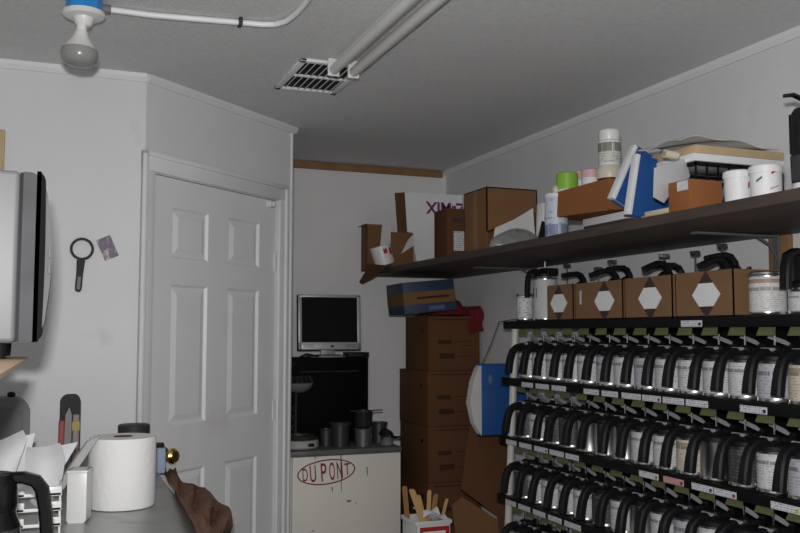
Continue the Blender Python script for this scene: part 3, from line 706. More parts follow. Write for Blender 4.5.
# ------------------------------------------------------------------ stacked moving cartons at the back
YS = 4.5
def print_bars(parent, bars, m=FADED):
    pm = MB()
    for x0, x1, z0, z1 in bars: pm.box(x0, x1, -.0012, .0, z0, z1)
    return pm.build('printing', m, parent, smooth=False)
lv = [H+.092-.302*k for k in range(6)]; lv[5] = 0
names = ['topmost brown carton of the tall stack in the back corner', 'second brown carton down in the corner stack', 'third brown carton down in the corner stack', 'fourth brown carton down in the corner stack', 'lowest brown carton of the corner stack on the floor']
xo = [(1.932, 2.245, .34), (1.926, 2.24, .42), (1.930, 2.245, .42), (1.934, 2.25, .44), (1.93, 2.245, .44)]
for k in range(5):
    x0, x1, dp = xo[k]; zb_, zt_ = lv[k+1], lv[k]
    t = thing('moving_carton', names[k], 'box', ((x0+x1)/2, YS, zb_), group='brown cartons stacked in the back corner'); hw = (x1-x0)/2; hz = zt_-zb_
    MB().box(-hw, hw, 0, dp, .0005, hz-.0005, .004).build('carton', CARDD, t)
    MB().box(-hw-.001, -hw+.003, .075, .105, hz-.095, hz-.072, .0005).build('hand_hole', BLACKM, t)
    print_bars(t, [(-.10, -.02, hz-.155, hz-.132), (-.09, 0.0, hz-.235, hz-.205), (.01, .10, hz-.142, hz-.138), (.05, .11, hz-.165, hz-.160), (-.13, .11, hz-.022, hz-.016), (.02, .10, hz-.225, hz-.221)])
# lid seam prints only; blue banded box tilted on top
p = aty(397, 318, 4.34)
bx = thing('blue_banded_box', 'blue and tan box tipped on top of the corner carton stack', 'box', (1.815, 4.36, lv[0]+.010), (math.radians(0), math.radians(-5.5), math.radians(-4)))
MB().box(-.075, .215, 0, .30, 0, .168, .003).build('carton', BLUED, bx)
MB().box(-.0755, .2155, -.0012, .30, .048, .112).build('tan_band', CARD, bx)
MB().box(.0, .18, -.0024, -.001, .074, .086).build('printing', FADED, bx)
MB().lathe([(0, 0), (.006, 0), (.006, .002), (0, .002)], 10, Matrix.Translation((.095, -.0005, .140)) @ Matrix.Rotation(PI/2, 4, 'X')).build('shiny_sticker', CHROME, bx)
MB().box(.06, .15, -.0015, 0, .012, .034).build('lower_print', mat('dim_blue_print', (.09, .10, .22), .5), bx)
# red cloth heaped right of it and hanging over the carton's front corner
cl = MB()
def cloth(a, b):
    x = -.15 + .285*a; y = -.075 + .25*b
    e_ = math.sin(PI*min(1, max(0, a)))**.6*math.sin(PI*b)**.5
    z = e_*(.045 + .105*math.exp(-((x+.035)/.085)**2)) + .010*e_*math.sin(34*a+9*b) + .010*e_*math.sin(27*b-9*a)
    return (x, y, max(z, .003))
cl.sheet(cloth, 34, 28, .006)
def tongue(a, b):
    x = .062 + .082*a + .006*math.sin(14*b); zz = [.050, .048, .030, -.02, -.07, -.105]
    yy = [-.02, -.075, -.108, -.114, -.114, -.112]
    f_ = b*5; i = min(4, int(f_)); k = f_-i
    return (x - .004*b, yy[i]*(1-k)+yy[i+1]*k-.006*abs(math.sin(8*a)), zz[i]*(1-k)+zz[i+1]*k + (.02*a*b))
cl.sheet(tongue, 10, 20, .006)
tag(cl.build('red_cloth', RED, loc=(2.115, 4.60, lv[0]+.004)), 'crumpled red cloth heaped behind the blue banded box on the carton stack', 'cloth')
# blue pouch with white side, hanging by its cord behind the rack end
X0p = 1.955; YP = 3.93
bp0 = aty(481, 436, YP); bp1 = aty(481, 364, YP)
pz0, pz1 = bp0.z, bp1.z
bg = thing('blue_display_pouch', 'blue folder box with white side hanging beyond the rack end', 'folder', (bp0.x, YP, pz0)); ph = pz1-pz0
MB().box(0, .27, 0, .05, 0, ph, .004).build('back_panel', BLUE, bg)
MB().box(.004, .268, -.008, 0, .004, ph*.66, .003).build('front_pocket', BLUE, bg)
MB().prism([(.004, 0, 0), (-.035, 0, .06), (-.058, 0, .16), (-.040, 0, .26), (-.012, 0, ph-.02), (.004, 0, ph-.004)], (0, .045, 0)).build('white_side', PAPERG, bg)
MB().prism([(.052, -.001, ph-.10), (.066, -.001, ph-.075), (.052, -.001, ph-.05), (.038, -.001, ph-.075)], (0, .0012, 0)).build('emblem', mat('faint_blue_white_print', (.12, .17, .26), .6), bg)
q0 = Vector((.02, .02, ph)); q1 = aty(499, 322, YP)-bg.location
MB().tube([q0, q0.lerp(q1, .5)+Vector((.004, 0, 0)), q1, (1.0*(XR-bg.location.x)-.002, .03, q1.z+.03)], .0025, 6).build('hanging_cord', DGREY, bg)
# flattened cardboard leaning
def lean_sheet(pts, Ys, th, name, lab, m):
    P = [aty(x, y, Y) for (x, y), Y in zip(pts, Ys)]; n_ = (P[1]-P[0]).cross(P[2]-P[0]).normalized()
    if n_.y < 0: n_ = -n_
    o = P[0].copy(); o.z = min(q.z for q in P)
    return tag(MB().prism([q-o for q in P], n_*th).build(name, m, loc=o, smooth=False), lab, 'cardboard')
lean_sheet([(471, 416), (510, 426), (510, 640), (490, 640), (498, 516), (461, 489)], (4.22, 4.22, 4.0, 4.0, 4.12, 4.16), .008, 'flattened_carton', 'flattened cardboard sheet leaning on the corner stack below the blue folder', CARDD)
lean_sheet([(462, 497), (498, 520), (505, 640), (470, 640), (452, 505)], (4.03, 4.01, 3.92, 3.92, 4.02), .008, 'cardboard_offcut', 'lower cardboard offcut leaning in front of the flattened sheet', CARD)
MB_fold = None
# pail with stir sticks on a carton
pb0 = aty(433, 520, 3.86); ZP = pb0.z - .20
bs = thing('base_carton', 'brown carton on the floor holding up the stick pail', 'box', (pb0.x+.0, 3.94, 0))
MB().box(-.10, .10, -.10, .10, 0, ZP-.0005, .004).build('carton', CARDD, bs); MB().box(-.10, .10, -.02, .02, ZP-.0006, ZP+.0001).build('tape', CARDL, bs)
pl = thing('plastic_pail', 'square white pail with red and blue label full of stir sticks', 'pail', (pb0.x, 3.94, ZP+.0005))
pw = .086
sh = MB()
for x0, x1, y0, y1 in ((-pw, pw, -pw, -pw+.004), (-pw, pw, pw-.004, pw), (-pw, -pw+.004, -pw, pw), (pw-.004, pw, -pw, pw)): sh.box(x0, x1, y0, y1, 0, .195, .0015)
sh.box(-pw, pw, -pw, pw, 0, .005)
sh.build('shell', WHITEP, pl)
rm = MB()
for x0, x1, y0, y1 in ((-pw-.006, pw+.006, -pw-.006, -pw), (-pw-.006, pw+.006, pw, pw+.006), (-pw-.006, -pw, -pw, pw), (pw, pw+.006, -pw, pw)): rm.box(x0, x1, y0, y1, .180, .198, .002)
rm.build('rim', WHITEP, pl)
MB().box(-pw+.018, pw-.006, -pw-.0015, -pw, .03, .170).build('red_label', REDP, pl)
MB().lathe([(0, 0), (.045, 0), (.045, .001), (0, .001)], 24, Matrix.Translation((.012, -pw-.0015, .095)) @ Matrix.Rotation(PI/2, 4, 'X') @ Matrix.Diagonal((1.1, 1, 1, 1))).build('blue_emblem', mat('sky_blue_print', (.10, .26, .48), .5), pl)
MB().box(-.055, .06, -pw-.0022, -pw-.0012, .128, .150).build('white_emblem_band', PAPER, pl)
wip = MB().sheet(lambda a, b: (-.05+.12*a, -pw+.0+.13*b, .204+.016*math.sin(5*a+2*b)+.014*math.sin(9*b)+.01), 14, 10, .003).build('paper_wipe', PAPER, loc=pl.location)
tag(wip, 'crumpled white paper wipe lying over the pail rim', 'paper')
STICKD = mat('darker_birch_stick', (.36, .19, .07), .8, var=.08, vscale=15)
stk = [(411.5, 489, 3.86, (.025, -.070), .030, STICKW, 'widest pale stir stick leaning left out of the pail'),
 (418.5, 495, 3.92, (.035, -.010), .019, STICKW, 'narrow stir stick leaning left behind the widest one'),
 (404.5, 486, 3.99, (-.060, .050), .026, STICKD, 'darker stir stick at far left beside the cabinet edge'),
 (429.5, 490, 3.95, (.0, .0), .020, STICKW, 'upright pale stir stick in the middle of the pail'),
 (436, 494, 3.99, (.030, .045), .026, STICKD, 'darker upright stir stick right of the middle one'),
 (447, 498.5, 3.94, (.045, .02), .017, STICKW, 'narrow stir stick leaning right out of the pail')]
for x, y, Y_, (bx_, by_), wd_, m_, lab in stk:
    top = aty(x, y, Y_) - pl.location; bot = Vector((bx_, by_, .008)); d_ = top-bot
    wv = MB().strap([Vector(), d_*.3, d_*.96, d_*.985, d_], [wd_, wd_, wd_, wd_*.9, wd_*.62], .004, Vector((1, .3*random.uniform(-1, 1), 0)))
    tag(wv.build('stir_stick', m_, loc=pl.location+bot), lab, 'stir stick', 'wooden stir sticks in the pail')

# ------------------------------------------------------------------ paint mixing rack
RTOP = H+.052; RX0 = 1.985; YEND = 3.72; YNEAR = 1.72
def lean(z): return -.045*(RTOP-z)/.87          # the rack stands slightly out at the foot
rack = thing('paint_mixing_rack', 'black mixing rack with white end post holding rows of paint tins', 'rack', (RX0, (YEND+YNEAR)/2, 0)); RO = rack.location.copy()
SH = [H+.057-.264*k for k in range(5)]; SH[0] = RTOP
for k, z in enumerate(SH):
    dx = lean(z)
    MB().box(dx+.004, .235, YNEAR-RO.y, YEND-RO.y-.03, z-.012, z, .001).build('shelf', BLACKM, rack)
    MB().box(dx-.008, dx+.006, YNEAR-RO.y, YEND-RO.y, z-.034, z+.001, .003).build('rail', BLACKM, rack)
    MB().box(dx-.010, .235, YEND-RO.y-.032, YEND-RO.y-.022, z-.030, z-.001).build('end_rail', BLACKM, rack)
def post(y, xo_, m, nm='post'):
    pts = [(xo_+lean(0), y-RO.y, 0), (xo_+lean(RTOP-.02), y-RO.y, RTOP-.012)]
    MB().tube(pts, .017, 16).build(nm, m, rack)
PW = mat('white_post_enamel', (.58, .57, .52), .4, var=.1, vscale=10)
post(3.662, .028, PW); post(YNEAR+.04, .028, PW)
for y in (3.665, YNEAR+.04): MB().tube([(.222, y-RO.y, 0), (.222, y-RO.y, RTOP-.012)], .012, 12).build('rear_post', PW, rack)
MB().box(.228, .236, YNEAR-RO.y, 3.40-RO.y, .25, RTOP-.02).build('back_panel', BLACKM, rack)
PITCH_T = .1232
YT = [3.575-.1232*k for k in range(16)]
# olive tabs under the rails
for k, z in enumerate(SH[:4]):
    for i, y in enumerate(YT[:15]):
        if y-.03 < YNEAR: continue
        x = lean(z)+.012
        hz0 = z-.033
        MB().prism([(x, y-RO.y-.038, hz0), (x, y-RO.y+.022, hz0), (x, y-RO.y+.036, hz0-.027), (x, y-RO.y-.036, hz0-.027)], (.006, 0, 0)).build('stirrer_tab', OLIVE, rack)
# rail tags
tags = {0: [(683, 704, 'white', (.01, .015, .08))],
 1: [(522, 533, 'white', None), (536, 549, 'white', None), (552, 566, 'white', None), (584, 599, 'white', None), (602, 618, 'white', None), (622, 641, 'white', None), (642.5, 661, 'white', (.30, .02, .03)), (663, 684, 'white', None), (686, 708, 'white', None), (740, 767, 'white', (.01, .012, .05))],
 2: [(506, 516, 'white', None), (519, 531, 'white', None), (534, 547, 'white', (.3, .02, .03)), (549, 563, 'white', None), (565, 578, 'white', None), (638, 657, 'white', (.2, .2, .02)), (662, 682, 'pink', (.2, .01, .03)), (690, 711, 'white', (.06, .03, .12)), (712, 734, 'white', (.3, .02, .06)), (768, 797, 'white', (.42, .42, .05))],
 3: [(505, 515, 'white', None), (517.5, 529, 'white', None), (532, 544, 'white', None), (547, 560, 'white', None), (563, 579, 'white', None), (652, 668, 'white', None)]}
for k, L_ in tags.items():
    z = SH[k]; X = RX0+lean(z)-.0085
    for a, b, kind, dot in L_:
        ya = atx(b, 400, X).y; yb = atx(a, 400, X).y
        t = MB().box(X-RO.x-.0015, X-RO.x, ya-RO.y, yb-RO.y, z-.032, z-.011).build('shelf_tag', TAGM[kind], rack, smooth=False, plane_uv=((0, -1, 0), (0, 0, 1)))
        if dot:
            nmm = 'dot_%d' % int(sum(dot)*1000)
            MB().lathe([(0, 0), (.0058, 0), (.0058, .001), (0, .001)], 14, Matrix.Translation((X-RO.x-.0015, ya-RO.y+.010, z-.023)) @ Matrix.Rotation(-PI/2, 4, 'Y')).build('colour_dot', mat(nmm, dot, .5), t)

# ---- one mixing tin, copied along the rows
TH = .128
def make_tin():
    t = thing('paint_tin', 'x', 'paint tin', (0, 0, 0), group='paint tins with black mixing lids on the rack')
    can = MB().lathe([(0, .002), (.050, .002), (.0545, .0), (.0555, .003), (.0535, .007), (.0530, .010), (.0530, TH-.010), (.0550, TH-.007), (.0555, TH-.001), (.052, TH), (0, TH-.002)], 32).build('can', STEEL, t)
    MB().lathe([(.0533, .013), (.0537, .013), (.0537, TH-.014), (.0533, TH-.014)], 40).build('label', LAB['white'], t, cyl_uv=True)
    MB().lathe([(.0555, TH-.006), (.0575, TH-.004), (.0575, TH+.008), (.050, TH+.015), (.024, TH+.019), (.020, TH+.034), (.010, TH+.040), (0, TH+.040)], 32).build('mixing_lid', BLACKP, t)
    s = MB().box(.008, .060, -.022, .022, TH+.006, TH+.034, .006).box(.05, .066, -.017, .017, TH+.010, TH+.045, .005)
    s.box(-.034, -.012, -.030, .030, TH+.008, TH+.026, .005)
    s.build('spout', BLACKP, t)
    MB().strap([(.012, .036, TH+.066), (.016, .012, TH+.060), (.020, -.018, TH+.050), (.020, -.036, TH+.044)], [.010, .014, .015, .010], .004, (1, 0, .9)).tube([(-.03, -.024, TH+.028), (-.03, .024, TH+.028)], .006, 8).build('slide_lever', mat('lever_grey', (.42, .42, .43), .4, .2), t)
    MB().tube([(0, 0, TH+.03), (0, 0, TH+.074)], .0032, 10).build('stirrer_pin', CHROME, t)
    MB().strap([(-.020, 0, TH+.020), (-.048, 0, TH+.020), (-.070, 0, TH+.012), (-.090, 0, TH-.006), (-.100, 0, TH-.032), (-.107, 0, TH-.065), (-.112, 0, TH-.098), (-.1125, 0, TH-.102)], [.028, .030, .032, .033, .035, .037, .039, .038], [.022, .024, .026, .027, .027, .027, .026, .024], (0, 1, 0)).build('handle', BLACKP, t)
    return t
tin0 = make_tin()
LM = {}
base_label = [c for c in tin0.children if c.name.startswith('label')][0].data
for kk in LAB:
    me = base_label.copy(); me.materials.clear(); me.materials.append(LAB[kk]); LM[kk] = me
steel_only = None
VAR = [
 ['white', 'white', 'white', 'white', 'white', 'grey', 'white', 'grey', 'white', 'white', 'white', 'white', 'grey', 'cream', 'grey', 'white'],
 ['dark', 'white', 'dark', 'dark', 'bare', 'bare', 'bare', 'white', 'white', 'cream', 'bare', 'dark', 'white', 'grey', 'white', 'white'],
 ['dark', 'white', 'white', 'white', 'white', 'dark', 'white', 'bare', 'white', 'grey', 'white', 'white', 'white', 'white', 'white', 'white'],
 ['white', 'white', 'grey', 'white', 'white', 'white', 'white', 'white', 'white', 'white', 'white', 'white', 'white', 'white', 'white', 'white']]
LOOK = {'white': 'white labelled', 'grey': 'pale grey labelled', 'cream': 'cream labelled', 'dark': 'dark labelled', 'bare': 'bare metal'}
ROWN = ['top', 'second', 'third', 'bottom']
rnd = random.Random(3); first = True
for r in range(4):
    z = SH[r+1]; cnt = 15 if r < 3 else 9
    for k in range(cnt):
        y = YT[k] + rnd.uniform(-.004, .004)
        if y-.058 < YNEAR+.06: continue
        x = RX0 + lean(z) + .066 + rnd.uniform(-.003, .003)
        v = VAR[r][k]
        lab = '%s paint tin with black handle, %s from white post, %s row' % (LOOK[v], ORD[k], ROWN[r])
        rot = (0, 0, rnd.uniform(-.10, .10))
        if first: t = tin0; t.location = (x, y, z+.001); t.rotation_euler = rot; t['label'] = lab; first = False
        else: t = dup(tin0, (x, y, z+.001), rot, lab)
        for c in t.children:
            if c.name.startswith('label'): lc = c
        if v == 'bare' or v == 'white' and rnd.random() < -1: bpy.data.objects.remove(lc)
        else:
            lc.data = LM[v]; lc.rotation_euler = (0, 0, rnd.uniform(0, 6.28))

# ------------------------------------------------------------------ things on top of the rack
ZR = RTOP+.001
def carton_box(name, lab, xe, Xp, xl, xr, ytop, zb_, m, cat='box', group=None, closed=True, Xmax=XR-.012, depth=None):
    """box whose near vertical edge sits on plane X=Xp at picture column xe"""
    e0 = atx(xe, ytop, Xp); Y0 = e0.y; zt_ = e0.z; Y1 = atx(xl, ytop, Xp).y
    X1 = aty(xr, ytop, Y0).x if depth is None else Xp+depth
    X1 = min(X1, Xmax)
    t = thing(name, lab, cat, ((Xp+X1)/2, (Y0+Y1)/2, zb_), group=group)
    return t, (X1-Xp)/2, (Y1-Y0)/2, zt_-zb_
def open_carton(t, hx, hy, h, m, inner=None):
    b = MB(); w_ = .004
    b.box(-hx, hx, -hy, -hy+w_, 0, h).box(-hx, hx, hy-w_, hy, 0, h).box(-hx, -hx+w_, -hy, hy, 0, h).box(hx-w_, hx, -hy, hy, 0, h).box(-hx, hx, -hy, hy, 0, .004)
    return b.build('carton', m, t, smooth=False)
hexes = [(573, 547, 558.5, 283.5, 'carton with hexagon label at the left end of the rack top'), (622.5, 574.5, 604, 279.5, 'carton with hexagon label, second from left on the rack top'), (672, 624, 649.5, 274.5, 'carton with hexagon label, third from left on the rack top'), (733, 674.5, 705.5, 268.5, 'largest carton with hexagon label, rightmost of four on the rack top')]
BOXES = []
XB = 2.015
for xe, xl, xh, yt, lab in hexes:
    t, hx, hy, h = carton_box('hexagon_carton', lab, xe, XB, xl, xe+22, yt, ZR, CARDL, group='open cartons of lids on the rack top', depth=.20)
    open_carton(t, hx, hy-.0015, h, CARDL)
    yc = atx(xh, yt, XB).y - t.location.y
    R_ = min(.045, hy*.50)
    zc = h*.48
    hxg = [(-.0016-hx, yc+R_*math.cos(a)*1.5, zc+R_*math.sin(a)*.98) for a in [i*PI/3 for i in range(6)]]
    MB().prism(hxg, (.0016, 0, 0)).build('hexagon_label', WHITEB, t, smooth=False)
    for sgn in (1, -1):
        MB().prism([(-hx-.0016, yc-R_*.75, zc+sgn*R_*.87), (-hx-.0016, yc+R_*.75, zc+sgn*R_*.87), (-hx-.0016, yc, zc+sgn*R_*1.75)], (.0016, 0, 0)).build('black_point', INK, t, smooth=False)
    BOXES.append((t, hx, hy, h))
t = BOXES[1][0]; MB().box(-BOXES[1][1]-.0014, -BOXES[1][1], BOXES[1][2]-.05, BOXES[1][2]-.038, BOXES[1][3]*.42, BOXES[1][3]*.8).build('side_sticker', PRINTW, t, plane_uv=((0, 0, 1), (0, 1, 0)), smooth=False)
# spare mixing lids poking out of the cartons
def make_spare():
    t = thing('spare_mixing_lid', 'x', 'mixing lid', group='spare mixing lids in the cartons')
    MB().lathe([(0, 0), (.055, 0), (.057, .012), (.045, .020), (.02, .028), (0, .03)], 24).build('lid_disc', BLACKP, t)
    MB().strap([(-.02, 0, .024), (-.055, 0, .028), (-.080, 0, .020), (-.094, 0, 0), (-.100, 0, -.03), (-.106, 0, -.07)], .028, .02, (0, 1, 0)).build('handle', BLACKP, t)
    MB().tube([(0, 0, .02), (0, 0, .082)], .0035, 8).build('stirrer_pin', DST, t)
    MB().box(-.024, .024, -.004, .004, .066, .084, .002).box(-.004, .004, -.024, .024, .070, .082, .002).build('stirrer_paddle', DST, t)
    return t
sp0 = make_spare(); first = True
WH = ['at the back', 'in the middle', 'at the near end']
BN = ['leftmost carton', 'second carton', 'third carton', 'rightmost carton']
spec = [(0, .0, .0, .0, 1.25, .1), (1, .045, .02, .01, 1.3, .12), (1, -.045, -.03, .0, 1.1, -.1), (2, .045, .02, -.005, 1.35, -.12), (2, -.04, -.03, .006, 1.05, .1), (3, .055, .05, .0, 1.4, .12), (3, -.0, -.02, .008, 1.2, -.08), (3, -.055, -.05, -.006, 1.05, .06)]
cnt = {}
for bi, dx, dy, dz, tl_, rz in spec:
    tb, hx, hy, h = BOXES[bi]; cnt[bi] = cnt.get(bi, 0)
    dy = max(-hy+.07, min(hy-.07, dy)) if hy > .07 else 0
    pos = {0: [''], 1: ['left of two', 'right of two'], 2: ['left of two', 'right of two'], 3: ['left of three', 'middle of three', 'right of three']}[bi][cnt[bi]]
    cnt[bi] += 1
    lab = 'black spare mixing lid in the %s on the rack top%s' % (BN[bi], (', ' + pos) if pos else '')
    L_ = (tb.location.x+dx+.01, tb.location.y+dy, ZR+h-.040+dz); ro = (0, tl_, rz)
    if first: sp0.location = L_; sp0.rotation_euler = ro; sp0['label'] = lab; first = False
    else: dup(sp0, L_, ro, lab)
# spare stirrers standing upright in the cartons
def make_stirrer():
    t = thing('spare_stirrer', 'x', 'stirrer', group='spare stirrers standing in the cartons')
    MB().tube([(0, 0, -.09), (0, 0, 0)], .0032, 8).build('rod', DST, t)
    MB().box(-.018, .018, -.004, .004, -.012, .004, .002).box(-.004, .004, -.020, .020, -.008, .003, .002).build('paddle', DST, t)
    return t
ss0 = make_stirrer(); first = True
for bi, x, y, lab in ((0, 567, 265, 'grey stirrer standing up in the leftmost hexagon carton'), (1, 598, 268, 'grey stirrer in the second hexagon carton, left and lower of two'), (1, 612, 261, 'grey stirrer in the second hexagon carton, right and taller of two'), (2, 664, 255, 'grey stirrer standing up in the third hexagon carton'), (3, 695, 252, 'grey stirrer in the rightmost hexagon carton, left of two'), (3, 722, 245, 'grey stirrer in the rightmost hexagon carton, right of two')):
    q = atx(x, y, 2.085 if bi else 2.17)
    if first: ss0.location = q; ss0['label'] = lab; first = False
    else: dup(ss0, q, (0, 0, .5*bi), lab)
# big tin with lid at left
def big_tin(name, lab, x, X, yt, r_, lm, group=None, h=None):
    q = atx(x, yt, X); h = h or q.z-ZR
    t = thing(name, lab, 'paint tin', (X, q.y, ZR), group=group)
    MB().lathe([(0, .002), (r_-.002, .002), (r_, 0), (r_+.002, .004), (r_-.001, .008), (r_-.001, h-.010), (r_+.002, h-.006), (r_+.001, h), (r_-.006, h), (r_-.008, h-.005), (0, h-.005)], 36).build('can', STEEL, t)
    MB().lathe([(r_-.0008, .012), (r_, .012), (r_, h-.014), (r_-.0008, h-.014)], 40).build('label', lm, t, cyl_uv=True)
    return t, h
wt_, hw_ = big_tin('tall_paint_tin', 'tall white tin wearing a black mixing lid at the rack top left end', 545, 2.10, 277, .054, mat('white_tin_wrap', (.60, .60, .61), .5))
MB().lathe([(0, hw_), (.052, hw_), (.054, hw_+.012), (.04, hw_+.022), (.02, hw_+.04), (0, hw_+.042)], 28).box(.0, .055, -.03, .03, hw_+.008, hw_+.04, .006).box(-.02, .02, -.055, .0, hw_+.008, hw_+.036, .006).build('mixing_lid', BLACKP, wt_)
MB().strap([(-.01, 0, hw_+.022), (-.055, 0, hw_+.026), (-.078, 0, hw_+.018), (-.088, 0, hw_-.005), (-.092, 0, hw_-.04), (-.094, 0, hw_-.095)], .026, .02, (0, 1, 0)).build('handle', BLACKP, wt_)
MB().tube([(0, 0, hw_+.03), (0, 0, hw_+.084)], .0035, 8).box(-.006, .006, -.022, .022, hw_+.080, hw_+.088, .002).build('stirrer', BRUSHED, wt_)
MB().box(-.053, -.048, -.014, .018, hw_*.52, hw_*.74).build('dark_label_patch', INK, wt_)
t, h_ = big_tin('small_tin', 'small white labelled tin left of the tall white tin on the rack top', 525, 2.06, 294, .040, PRINTW)
q = atx(511, 311, 2.06)
t = thing('small_dark_box', 'tiny dark box at the far left end of the rack top', 'box', (2.07, 3.705-.03, ZR)); MB().box(-.02, .02, -.02, .02, 0, q.z-ZR, .002).build('carton', DGREY, t); MB().box(-.0212, -.02, -.01, .008, .006, .02).build('light_patch', PAPERG, t)
t, h_ = big_tin('label_tin', 'pale labelled paint tin right of the hexagon cartons on the rack top', 767, 2.075, 273, .055, LAB['big'])
MB().lathe([(0, h_-.004), (.045, h_-.004), (.050, h_+.002), (.047, h_+.004), (0, h_+.003)], 32).build('lid', DST, t)
t, h_ = big_tin('handled_tin', 'paint tin with black mixing lid at the right picture edge of the rack top', 806, 2.075, 288, .050, LAB['white'])
MB().lathe([(0, h_), (.052, h_), (.054, h_+.012), (.034, h_+.022), (.030, h_+.10), (.02, h_+.112), (0, h_+.114)], 28).build('mixing_lid', BLACKP, t)
MB().strap([(-.005, 0, h_+.100), (-.040, 0, h_+.106), (-.064, 0, h_+.095), (-.074, 0, h_+.06), (-.076, 0, h_+.03), (-.078, 0, h_-.005)], .036, .022, (0, 1, 0)).build('handle', BLACKP, t)

# ------------------------------------------------------------------ the long wall shelf and its brackets
SX0 = 1.70; ST = H+.356; SB = ST-.032
shf = tag(MB().box(SX0, XR-.001, YNEAR-.5, 4.85, SB, ST, .003).build('wall_shelf', SHELFW), 'long dark wooden shelf along the right wall above the rack', 'shelf')
for i, (x, lab) in enumerate(((776, 'grey metal shelf bracket on a wooden cleat near the right picture edge'), (531, 'grey metal shelf bracket above the left end of the rack'))):
    q = atx(x, 240 if i == 0 else 266, XR-.03)
    t = thing('shelf_bracket', lab, 'bracket', (XR-.026 if i == 0 else XR-.003, q.y, SB), group='grey metal brackets under the long shelf'); k0 = t.location.x
    MB().strap([(0, 0, -.002), (-.04, 0, -.006), (-.34, 0, -.006)], .030, .008, (0, 1, 0)).build('arm', mat('bracket_grey', (.10, .10, .105), .5, spec=.2), t)
    MB().strap([(-.004, 0, -.002), (-.004, 0, -.26)], .030, .007, (0, 1, 0)).strap([(-.004, 0, -.075), (-.03, 0, -.035), (-.08, 0, -.010)], .010, .008, (0, 1, 0)).build('upright', MATS['bracket_grey'], t)
    if i == 0:
        struct(MB().box(XR-.021, XR-.001, q.y-.045, q.y+.045, .9, SB-.001, .002).build('trim_7', RAWWOOD))
struct(MB().box(XR-.040, XR-.004, YB-.046, YB-.010, .02, SB-.001, .002).build('trim_8', RAWWOOD))

# ------------------------------------------------------------------ things on the long shelf
ZS = ST+.0005
# far-left open tan carton
def shelf_box(name, lab, xe, Xp, xl, xr, yt, m, zb_=ZS, **k):
    t, hx, hy, h = carton_box(name, lab, xe, Xp, xl, xr, yt, zb_, m, **k); return t, hx, hy, h
q0 = aty(367, 224, 4.80); q1 = aty(388, 224, 4.80)
t = thing('small_open_carton', 'small tan open carton at the far left end of the long shelf', 'box', (q0.x, 4.80, ZS), (0, 0, math.radians(-3))); h = q0.z-ZS; w_ = q1.x-q0.x
b = MB().box(0, w_, 0, .004, 0, h).box(0, .004, 0, .12, 0, h).box(w_-.004, w_, 0, .12, 0, h).box(0, w_, .116, .12, 0, h).box(0, w_, 0, .12, 0, .004)
b.build('carton', CARD, t, smooth=False)
MB().prism([(0, 0, h), (0, .12, h), (-.022, .12, h-.008), (-.022, 0, h-.008)], (0, 0, .004)).build('side_flap', CARDD, t, smooth=False)
hf = [atx(x, y, 1.655)-t.location for x, y in ((367, 264), (384, 265), (383, 270), (374, 277), (362, 284), (359, 282), (365, 272))]
MB().prism([Matrix.Rotation(math.radians(3), 4, 'Z') @ q for q in hf], (.004, 0, 0)).build('hanging_flap', CARDD, t, smooth=False)
# second tan carton with grey flap
q0 = aty(391, 232, 4.665); q1 = aty(413.5, 232, 4.665)
t = thing('tan_carton', 'tan carton behind the red marked tin at the shelf left end', 'box', (q0.x, 4.665, ZS), (0, 0, 0)); h = q0.z-ZS; w_ = q1.x-q0.x
MB().box(0, w_, 0, .09, 0, h, .003).build('carton', CARD, t)
MB().prism([(-.062, .006, h-.085), (.004, .006, h-.085), (.01, .006, h+.035), (-.05, .006, h+.045)], (0, .004, 0)).build('grey_flap', PAPERG, t, smooth=False)
MB().prism([(w_*.45, -.0016, h*.42), (w_, -.0016, h*.65), (w_, -.0016, h*.98), (w_*.75, -.0016, h*.8)], (0, .0014, 0)).build('silver_tape', PAPERG, t, smooth=False)
# white tin with red marks, tilted
q = aty(385, 268, 4.59)
t = thing('red_marked_tin', 'white tub with red marks tipped over at the shelf left end', 'tub', (q.x+.004, 4.595, ZS+.016), (0, math.radians(-17), 0))
MB().lathe([(0, 0), (.050, 0), (.054, .004), (.058, .105), (.055, .108), (0, .104)], 32).build('tub_wall', WHITEP, t)
mk = MB()
for a0_, a1_, za, zb2 in ((-1.75, -1.35, .062, .090), (-1.12, -.72, .050, .092)):
    nn_ = 5
    for i in range(nn_):
        aa, ab = a0_+(a1_-a0_)*i/nn_, a0_+(a1_-a0_)*(i+1)/nn_
        r_ = .0565
        vs = [mk.bm.verts.new((r_*1.012*math.cos(s), r_*1.012*math.sin(s), zz)) for s, zz in ((aa, za), (ab, za), (ab, zb2), (aa, zb2))]; mk.bm.faces.new(vs)
mk.build('red_marks', REDP, t)
# white box with upside-down lettering
q0 = aty(408, 192, 4.77); q1 = aty(470, 193, 4.77); w_ = q1.x-q0.x; h = q0.z-ZS
t = thing('white_mix_carton', 'white carton with upside down purple lettering on the long shelf', 'box', (q0.x+.035, 4.77, ZS))
b = MB(); 
b.prism([(.03, 0, 0), (w_-.035, 0, 0), (w_-.035, 0, h), (-.035, 0, h), (-.015, 0, h*.5)], (0, .20, 0))
b.build('carton', WHITEB, t, smooth=False)
MB().prism([(-.040, -.003, h*.49), (.075, -.003, h*.50), (.075, -.003, h*.995), (-.036-.02, -.003, h*.995)], (0, .003, 0)).build('front_flap', WHITEB, t, smooth=False)
MB().prism([(-.036, 0, h), (-.105, .03, h-.005), (-.085, .03, h*.45), (-.03, 0, h*.42)], (0, .006, 0)).build('side_flap', CARDD, t, smooth=False)
mxT = Matrix.Translation((aty(446, 208, 4.77).x-t.location.x, -.0012, aty(446, 208, 4.77).z-ZS)) @ Matrix.Rotation(PI, 4, 'Y') @ Matrix.Rotation(PI/2, 4, 'X')
text_obj('Z-MIX', .098, PURPLE, 'lettering', t, mxT, xs=.95, bold=.0026)
